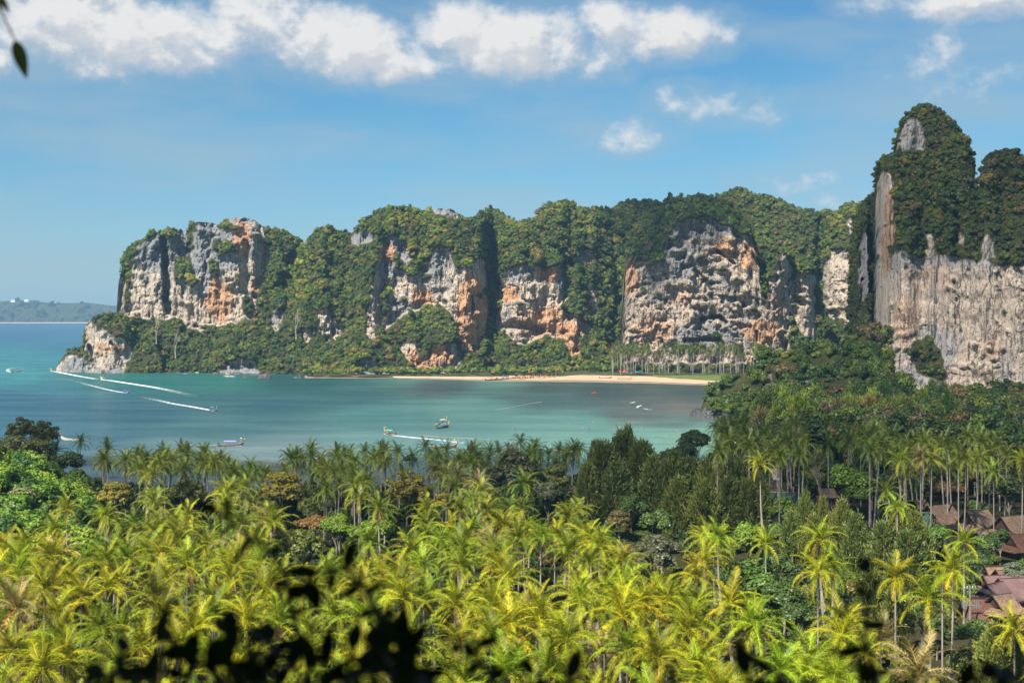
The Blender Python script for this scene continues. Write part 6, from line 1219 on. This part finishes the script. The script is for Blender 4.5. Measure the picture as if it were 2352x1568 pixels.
def house(px, py, d, yaw, L, w, h, mat, label, group, name='bungalow', metal=False, cap=None, skirt=True, wall=None, cat='house'):
    """px,py: the gable end of the ridge; the ridge runs L metres along yaw"""
    p = at(px, py, d); zg = min(rz(p.x, p.y), p.z - h - 2.2); o = empty(name, (p.x, p.y, zg), label, cat, group, rz=yaw); Z = p.z - zg; e = Z - h
    def slab(pts, th=.12):
        a = [Vector(q) for q in pts]; nn = (a[1] - a[0]).cross(a[2] - a[0]).normalized() * th; k = len(a)
        return [tuple(v) for v in a] + [tuple(v - nn) for v in a], [tuple(range(k)), tuple(range(k, 2 * k))[::-1]] + [(i, i + k, (i + 1) % k + k, (i + 1) % k) for i in range(k)]
    mb = MB(); mid = (w * .62, Z - h * .68)
    for s in (-1, 1):
        A = [(-.3, 0, Z), (L + .3, 0, Z), (L + .3, s * mid[0], mid[1]), (-.3, s * mid[0], mid[1])]; B = [(-.3, s * mid[0], mid[1]), (L + .3, s * mid[0], mid[1]), (L + 1.6, s * w, e), (-.6 - (1.6 if skirt else 0), s * w, e)]
        if s > 0: A = A[::-1]; B = B[::-1]
        mb.add(*slab(A)); mb.add(*slab(B))
    roof = mb.build('roof', mat, o)
    if skirt:
        mb = MB()
        for x0, sg in ((-.1, -1), (L + .1, 1)):
            A = [(x0, -mid[0], mid[1]), (x0, mid[0], mid[1]), (x0 + sg * 2.0, w, e), (x0 + sg * 2.0, -w, e)]
            if sg > 0: A = A[::-1]
            mb.add(*slab([(a, b, c - .04) for a, b, c in A]))
        mb.build('skirt_roof', mat, o)
    for x0, sg in ((.25, -1), (L - .25, 1)): MB().add([(x0, -mid[0] * .92, mid[1] + .05), (x0, mid[0] * .92, mid[1] + .05), (x0, 0, Z - .25), (x0 + .1, -mid[0] * .92, mid[1] + .05), (x0 + .1, mid[0] * .92, mid[1] + .05), (x0 + .1, 0, Z - .25)], [(0, 1, 2), (5, 4, 3), (0, 3, 4, 1), (1, 4, 5, 2), (2, 5, 3, 0)]).build('gable', M_trim, o)
    for sg in (-1, 1): MB().tube([(-.38, 0, Z + .25), (-.38, sg * mid[0], mid[1])], [.12, .12], 4).build('bargeboard', M_trim, o)
    MB().tube([(-.35, 0, Z + .08), (L + .35, 0, Z + .08)], .13, 6).build('ridge_cap', cap or M_trim, o)
    if metal:
        mb = MB(); k = int(L / .45)
        for i in range(k + 1):
            x = i * L / k
            for s in (-1, 1): mb.tube([(x, 0, Z + .03), (x, s * mid[0], mid[1] + .03)], .028, 3, False)
        mb.build('seam', mat, o)['kind'] = 'stuff'
    b = MB(); b.box((L / 2, 0, e / 2 + .1), (L - .2, w * 1.5, e + .2)); wl = b.build('wall', wall or M_wall, o)
    for i in range(3):
        q = MB().box((L * (.2 + .3 * i), -w * .75 - .03, e - 1.2), (.9, .06, 1.1)).build('window', M_trim, wl); 
    return o
G1 = 'bungalows of the resort in the palm grove'
for (px, py, d, yw, L, w, h, mat, lb, kw) in house_list: house(px, py, d, math.radians(yw), L, w, h, {'sh': M_sh, 'shr': M_shr, 'gt': M_gt, 'met': M_met, 'tan': M_tanr}[mat], lb, G1, metal=mat == 'met', cap=M_cap if mat == 'gt' else None, **kw)
# beach hut with red roof, teal roofed shed
house(1422, 849.5, 1300, .12, 5.6, 3.2, 2.3, simple('red_sheet_roof', (.55, .10, .08), .6, .3, .1, .3), 'open beach hut with bright red roof at the edge of the far palms', None, 'beach_hut', cat='hut', skirt=False)
house(1458, 850.5, 1305, .05, 6.4, 2.6, 1.6, simple('teal_sheet_roof', (.06, .42, .40), .6, .3, .1, .3), 'low shed with teal roof right of the red roofed hut', None, 'beach_shed', cat='shed', skirt=False, wall=M_white)
# pale wall and sand yard glimpsed behind the palms by the resort
p = at(1762, 1101, 440); o = empty('garden_wall', (p.x, p.y, rz(p.x, p.y)), 'low white wall beside the sandy yard between the palms', 'wall'); MB().box((2.6, 0, .6), (5.4, .3, 1.4)).build('panel', M_white, o); MB().box((2.6, 0, 1.35), (5.6, .45, .12)).build('coping', M_white, o)
px_, py_ = 1781, 1087; d0_ = (H - 3.9) * F / (py_ - HZ); V = []
for t in range(13): a = t / 12 * 6.283; V.append(((px_ - CX) / F * d0_ + 4.2 * math.cos(a), d0_ + 13 * math.sin(a), rz((px_ - CX) / F * d0_, d0_) + .5))
tag(link('sand_yard', mesh_np('sand_yard', V[:12], np.array([list(range(12))]), M_sand)), 'sandy yard seen between the palms', None, None, 'structure')
# villas on the far hills
for (px, py, lb) in ((30, 694, 'left of two white villas high on the far hills'), (61, 693, 'right of two white villas high on the far hills')):
    p = at(px, py, 8700); o = empty('villa', p, lb, 'villa'); MB().box((0, 0, 4), (26, 14, 9)).build('wall', M_white, o); MB().add([(-15, -9, 8.6), (15, -9, 8.6), (15, 9, 8.6), (-15, 9, 8.6), (-9, 0, 13), (9, 0, 13)], [(0, 1, 5, 4), (1, 2, 5), (2, 3, 4, 5), (3, 0, 4)]).build('roof', M_white, o)
# utility pole
d_ = 232; p = at(2228, 1420, d_); g_ = rz(p.x, p.y); top = at(2228, 1345, d_).z; M_conc = simple('concrete', (.20, .21, .21), .85, .2, .15, 2)
o = empty('utility_pole', (p.x, p.y, g_), 'grey utility pole with two crossarms and hanging transformer fuses beside the maroon roofs', 'utility pole'); hp = top - g_
MB().tube([(0, 0, 0), (0, 0, hp)], [.17, .12], 6).build('pole', M_conc, o)
MB().box((0, 0, hp - .35), (2.0, .12, .12)).build('crossarm', M_conc, o); MB().box((0, -.1, hp - 3.1), (3.0, .14, .14)).build('crossarm', M_conc, o)
ins = MB().tube([(0, 0, 0), (0, 0, .16), (0, 0, .3)], [.09, .05, .07], 6).mesh('insulator', M_white); fz = MB().tube([(0, 0, -.5), (0, 0, .5)], .09, 6).tube([(0, 0, .5), (0, .1, .62)], .05, 5).mesh('fuse_cutout', simple('fuse_grey', (.15, .19, .23), .5, .4, .1, 3))
for x in (-.9, -.45, 0, .45, .9): q = link('insulator', ins, o); q.location = (x, 0, hp - .28)
for x in (-1.35, -1.0, -.65, .65, 1.0, 1.35): q = link('fuse_cutout', fz, o); q.location = (x, -.25, hp - 3.1)
for i, x in enumerate((-.9, -.45, 0, .45, .9)):
    P_ = [];
    for t in np.linspace(0, 1, 9): P_.append((x + 26 * t, -3 * t, hp - .05 - 4.0 * t - 2.4 * math.sin(math.pi * t) * .5))
    MB().tube(P_, .022, 3).build('wire', M_eng, o)

# ---------------------------------------------------------------- near leaves at the viewpoint
m, n, l, out = M('near_leaf'); b = n('ShaderNodeBsdfPrincipled'); b.inputs['Roughness'].default_value = .55; b.inputs['Specular IOR Level'].default_value = .02
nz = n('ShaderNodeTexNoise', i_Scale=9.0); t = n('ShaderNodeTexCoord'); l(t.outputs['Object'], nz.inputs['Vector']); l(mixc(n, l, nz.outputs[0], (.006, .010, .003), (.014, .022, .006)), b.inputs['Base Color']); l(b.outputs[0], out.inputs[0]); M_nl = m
M_twig = simple('twig_bark', (.045, .035, .025), .9, .1, .2, 9)
def near_leaf(asp):
    V = []; k = 9
    for i in range(k):
        t = i / (k - 1); w = asp * math.sin(math.pi * t ** .8) ** .8 * .5 * (1 - .25 * t); z = -.10 * t * t
        V += [(t, -w, z + .3 * w), (t, 0, z), (t, w, z + .3 * w)]
    Fc = []
    for i in range(k - 1):
        for j in (0, 1): b = i * 3 + j; Fc.append((b, b + 3, b + 4, b + 1))
    n0 = len(V); V += [(x, y, z - .012) for x, y, z in V]; Fc += [tuple(q + n0 for q in f[::-1]) for f in Fc]
    return MB().add(V, Fc).mesh('leaf', M_nl, True)
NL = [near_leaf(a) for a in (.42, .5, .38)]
rl = random.Random(77)
def place_leaf(parent, pw, direction, L, face=None):
    f = link('leaf', rl.choice(NL), parent); x = direction.normalized(); v = (Vector((0, -1, .25)) + Vector((rl.uniform(-.6, .6), rl.uniform(-.3, .3), rl.uniform(-.6, .6)))).normalized() if face is None else face
    z = (v - x * v.dot(x)).normalized(); y = z.cross(x); f.matrix_basis = Matrix.Translation(pw) @ Matrix((x, y, z)).transposed().to_4x4() @ Matrix.Diagonal((L, L, L, 1)); return f
def sprig(path, d0, d1, leaf, per, label, base=None, spread=1.0, top=True):
    k = len(path); P = [at(px, py, d0 + (d1 - d0) * i / (k - 1)) for i, (px, py) in enumerate(path)]
    g_ = Vector((P[0].x, P[0].y + .1, float(ground_z(P[0].x, P[0].y)))); root = empty('shrub_sprig', g_, label, 'shrub', 'shrub sprigs in front of the viewer')
    Q = [Vector((0, 0, -.05)), (P[0] - g_) * .6 + Vector((.02, 0, 0))] + [q - g_ for q in P]
    MB().tube(Q, [.010, .009] + [.008 - .0045 * i / k for i in range(k)], 5).build('twig', M_twig, root)
    L_ = [0]; 
    for a, b in zip(P[:-1], P[1:]): L_.append(L_[-1] + (b - a).length)
    n_ = int(L_[-1] * per * 1.7) + 1
    for i in range(n_):
        s = L_[-1] * (i + .5) / n_; j = max(q for q in range(k) if L_[q] <= s + 1e-9); j = min(j, k - 2); t = (s - L_[j]) / (L_[j + 1] - L_[j]); c = P[j].lerp(P[j + 1], t); tg = (P[j + 1] - P[j]).normalized(); sd = Vector((-tg.z, 0, tg.x)) * (1 if i % 2 else -1)
        place_leaf(root, c - g_, tg * .5 + sd * spread + Vector((0, rl.uniform(-.4, .4), -.35)), leaf * rl.uniform(.58, .95))
    place_leaf(root, P[-1] - g_, (P[-1] - P[-2]), leaf)
    return root
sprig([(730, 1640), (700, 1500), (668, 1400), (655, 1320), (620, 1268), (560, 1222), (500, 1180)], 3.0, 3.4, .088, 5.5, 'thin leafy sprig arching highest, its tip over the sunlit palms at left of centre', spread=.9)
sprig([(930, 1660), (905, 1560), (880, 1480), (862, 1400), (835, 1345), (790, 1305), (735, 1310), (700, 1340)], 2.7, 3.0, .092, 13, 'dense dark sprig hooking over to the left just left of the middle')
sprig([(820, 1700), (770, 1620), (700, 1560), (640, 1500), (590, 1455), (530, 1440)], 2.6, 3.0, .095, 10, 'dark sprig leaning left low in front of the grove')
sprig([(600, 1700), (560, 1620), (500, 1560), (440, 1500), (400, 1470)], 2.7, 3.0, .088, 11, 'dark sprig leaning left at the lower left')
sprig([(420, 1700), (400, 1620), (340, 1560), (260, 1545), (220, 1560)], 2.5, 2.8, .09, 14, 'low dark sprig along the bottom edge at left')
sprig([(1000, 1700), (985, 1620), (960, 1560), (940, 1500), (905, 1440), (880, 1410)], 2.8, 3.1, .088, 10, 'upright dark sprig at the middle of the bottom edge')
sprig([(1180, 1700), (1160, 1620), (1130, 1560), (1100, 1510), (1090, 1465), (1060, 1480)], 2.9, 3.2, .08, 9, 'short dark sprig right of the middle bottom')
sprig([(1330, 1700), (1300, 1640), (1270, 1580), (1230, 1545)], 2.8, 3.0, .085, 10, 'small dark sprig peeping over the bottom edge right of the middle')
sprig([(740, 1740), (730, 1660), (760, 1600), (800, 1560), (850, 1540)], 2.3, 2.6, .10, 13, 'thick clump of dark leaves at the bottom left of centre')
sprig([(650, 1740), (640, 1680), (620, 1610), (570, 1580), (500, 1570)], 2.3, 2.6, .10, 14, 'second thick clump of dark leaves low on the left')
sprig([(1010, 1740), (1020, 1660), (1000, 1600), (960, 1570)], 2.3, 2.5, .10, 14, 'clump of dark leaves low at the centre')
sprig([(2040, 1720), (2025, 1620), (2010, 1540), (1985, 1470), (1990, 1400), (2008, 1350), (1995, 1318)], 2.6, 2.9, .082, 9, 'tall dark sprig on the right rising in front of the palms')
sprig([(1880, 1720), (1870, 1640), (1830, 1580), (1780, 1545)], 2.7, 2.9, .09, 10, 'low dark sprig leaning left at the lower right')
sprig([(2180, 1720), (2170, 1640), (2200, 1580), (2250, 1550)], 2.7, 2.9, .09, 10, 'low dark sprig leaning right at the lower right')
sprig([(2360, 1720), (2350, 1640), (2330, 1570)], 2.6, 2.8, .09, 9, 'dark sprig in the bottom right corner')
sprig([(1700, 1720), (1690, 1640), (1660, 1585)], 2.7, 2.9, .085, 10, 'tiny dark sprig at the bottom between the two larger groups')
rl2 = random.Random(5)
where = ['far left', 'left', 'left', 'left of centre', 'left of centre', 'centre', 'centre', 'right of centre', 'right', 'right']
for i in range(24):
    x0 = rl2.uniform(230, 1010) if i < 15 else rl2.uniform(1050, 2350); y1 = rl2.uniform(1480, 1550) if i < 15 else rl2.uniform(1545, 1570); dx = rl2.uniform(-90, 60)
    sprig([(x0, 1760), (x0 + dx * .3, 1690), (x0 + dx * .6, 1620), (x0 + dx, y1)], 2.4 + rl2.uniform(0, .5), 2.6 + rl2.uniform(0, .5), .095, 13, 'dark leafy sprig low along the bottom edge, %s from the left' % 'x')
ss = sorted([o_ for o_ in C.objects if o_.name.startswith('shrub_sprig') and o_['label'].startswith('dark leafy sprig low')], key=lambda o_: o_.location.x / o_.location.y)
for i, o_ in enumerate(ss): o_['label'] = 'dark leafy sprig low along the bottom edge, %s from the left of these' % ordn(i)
# tree over the viewpoint: shades the sprigs and hangs one leaf into view
tx, ty = -3.6, -3.0; tg_ = rz(tx, 3.0); o = empty('overhanging_tree', (tx, ty, tg_), 'tree over the viewpoint whose hanging leaf shows at the top left corner', 'tree')
BARK2 = simple('near_bark', (.10, .08, .06), .9, .1, .3, 6)
MB().tube([(0, 0, -.3), (.1, .1, 1.5), (.5, .4, 3.2), (1.0, 1.1, 4.6)], [.2, .16, .12, .08], 8).build('trunk', BARK2, o)
for (cx_, cy_, cz_, rx_, ry_, rz_) in ((1.6, 1.0, 4.6, 3.4, 2.3, 1.7), (.3, 2.2, 4.9, 3.0, 1.7, 1.5), (3.2, 2.0, 5.2, 2.6, 2.0, 1.4), (-1.5, .2, 4.8, 2.8, 2.6, 1.6), (1.7, 4.1, 4.9, 3.0, 2.3, 1.5), (4.2, 4.2, 5.0, 2.6, 2.2, 1.4), (-.6, 3.6, 5.2, 2.6, 2.0, 1.4)):
    q = link('crown', BR[2], o); q.location = (cx_, cy_, cz_ - .4 * rz_); q.scale = (rx_, ry_, rz_); q.color = (.05, .08, .02, 1)
og = Vector((tx, ty, tg_))
dl = 4.6; P = [at(-60, -160, dl - 1.2), at(-20, -60, dl - .5), at(0, 20, dl), at(18, 60, dl), at(34, 92, dl)]
MB().tube([Vector((1.5, 3.0, 5.2))] + [q - og for q in P], [.02, .011, .008, .006, .004, .003], 5).build('twig', BARK2, o)
place_leaf(o, P[-1] - og, at(62, 180, dl) - P[-1], (at(62, 180, dl) - P[-1]).length, Vector((.35, -1, .1)))
place_leaf(o, at(2, -8, dl) - og, at(12, 14, dl) - at(2, -8, dl), .06); place_leaf(o, at(180, -40, dl) - og, at(186, 2, dl) - at(180, -40, dl), .06)
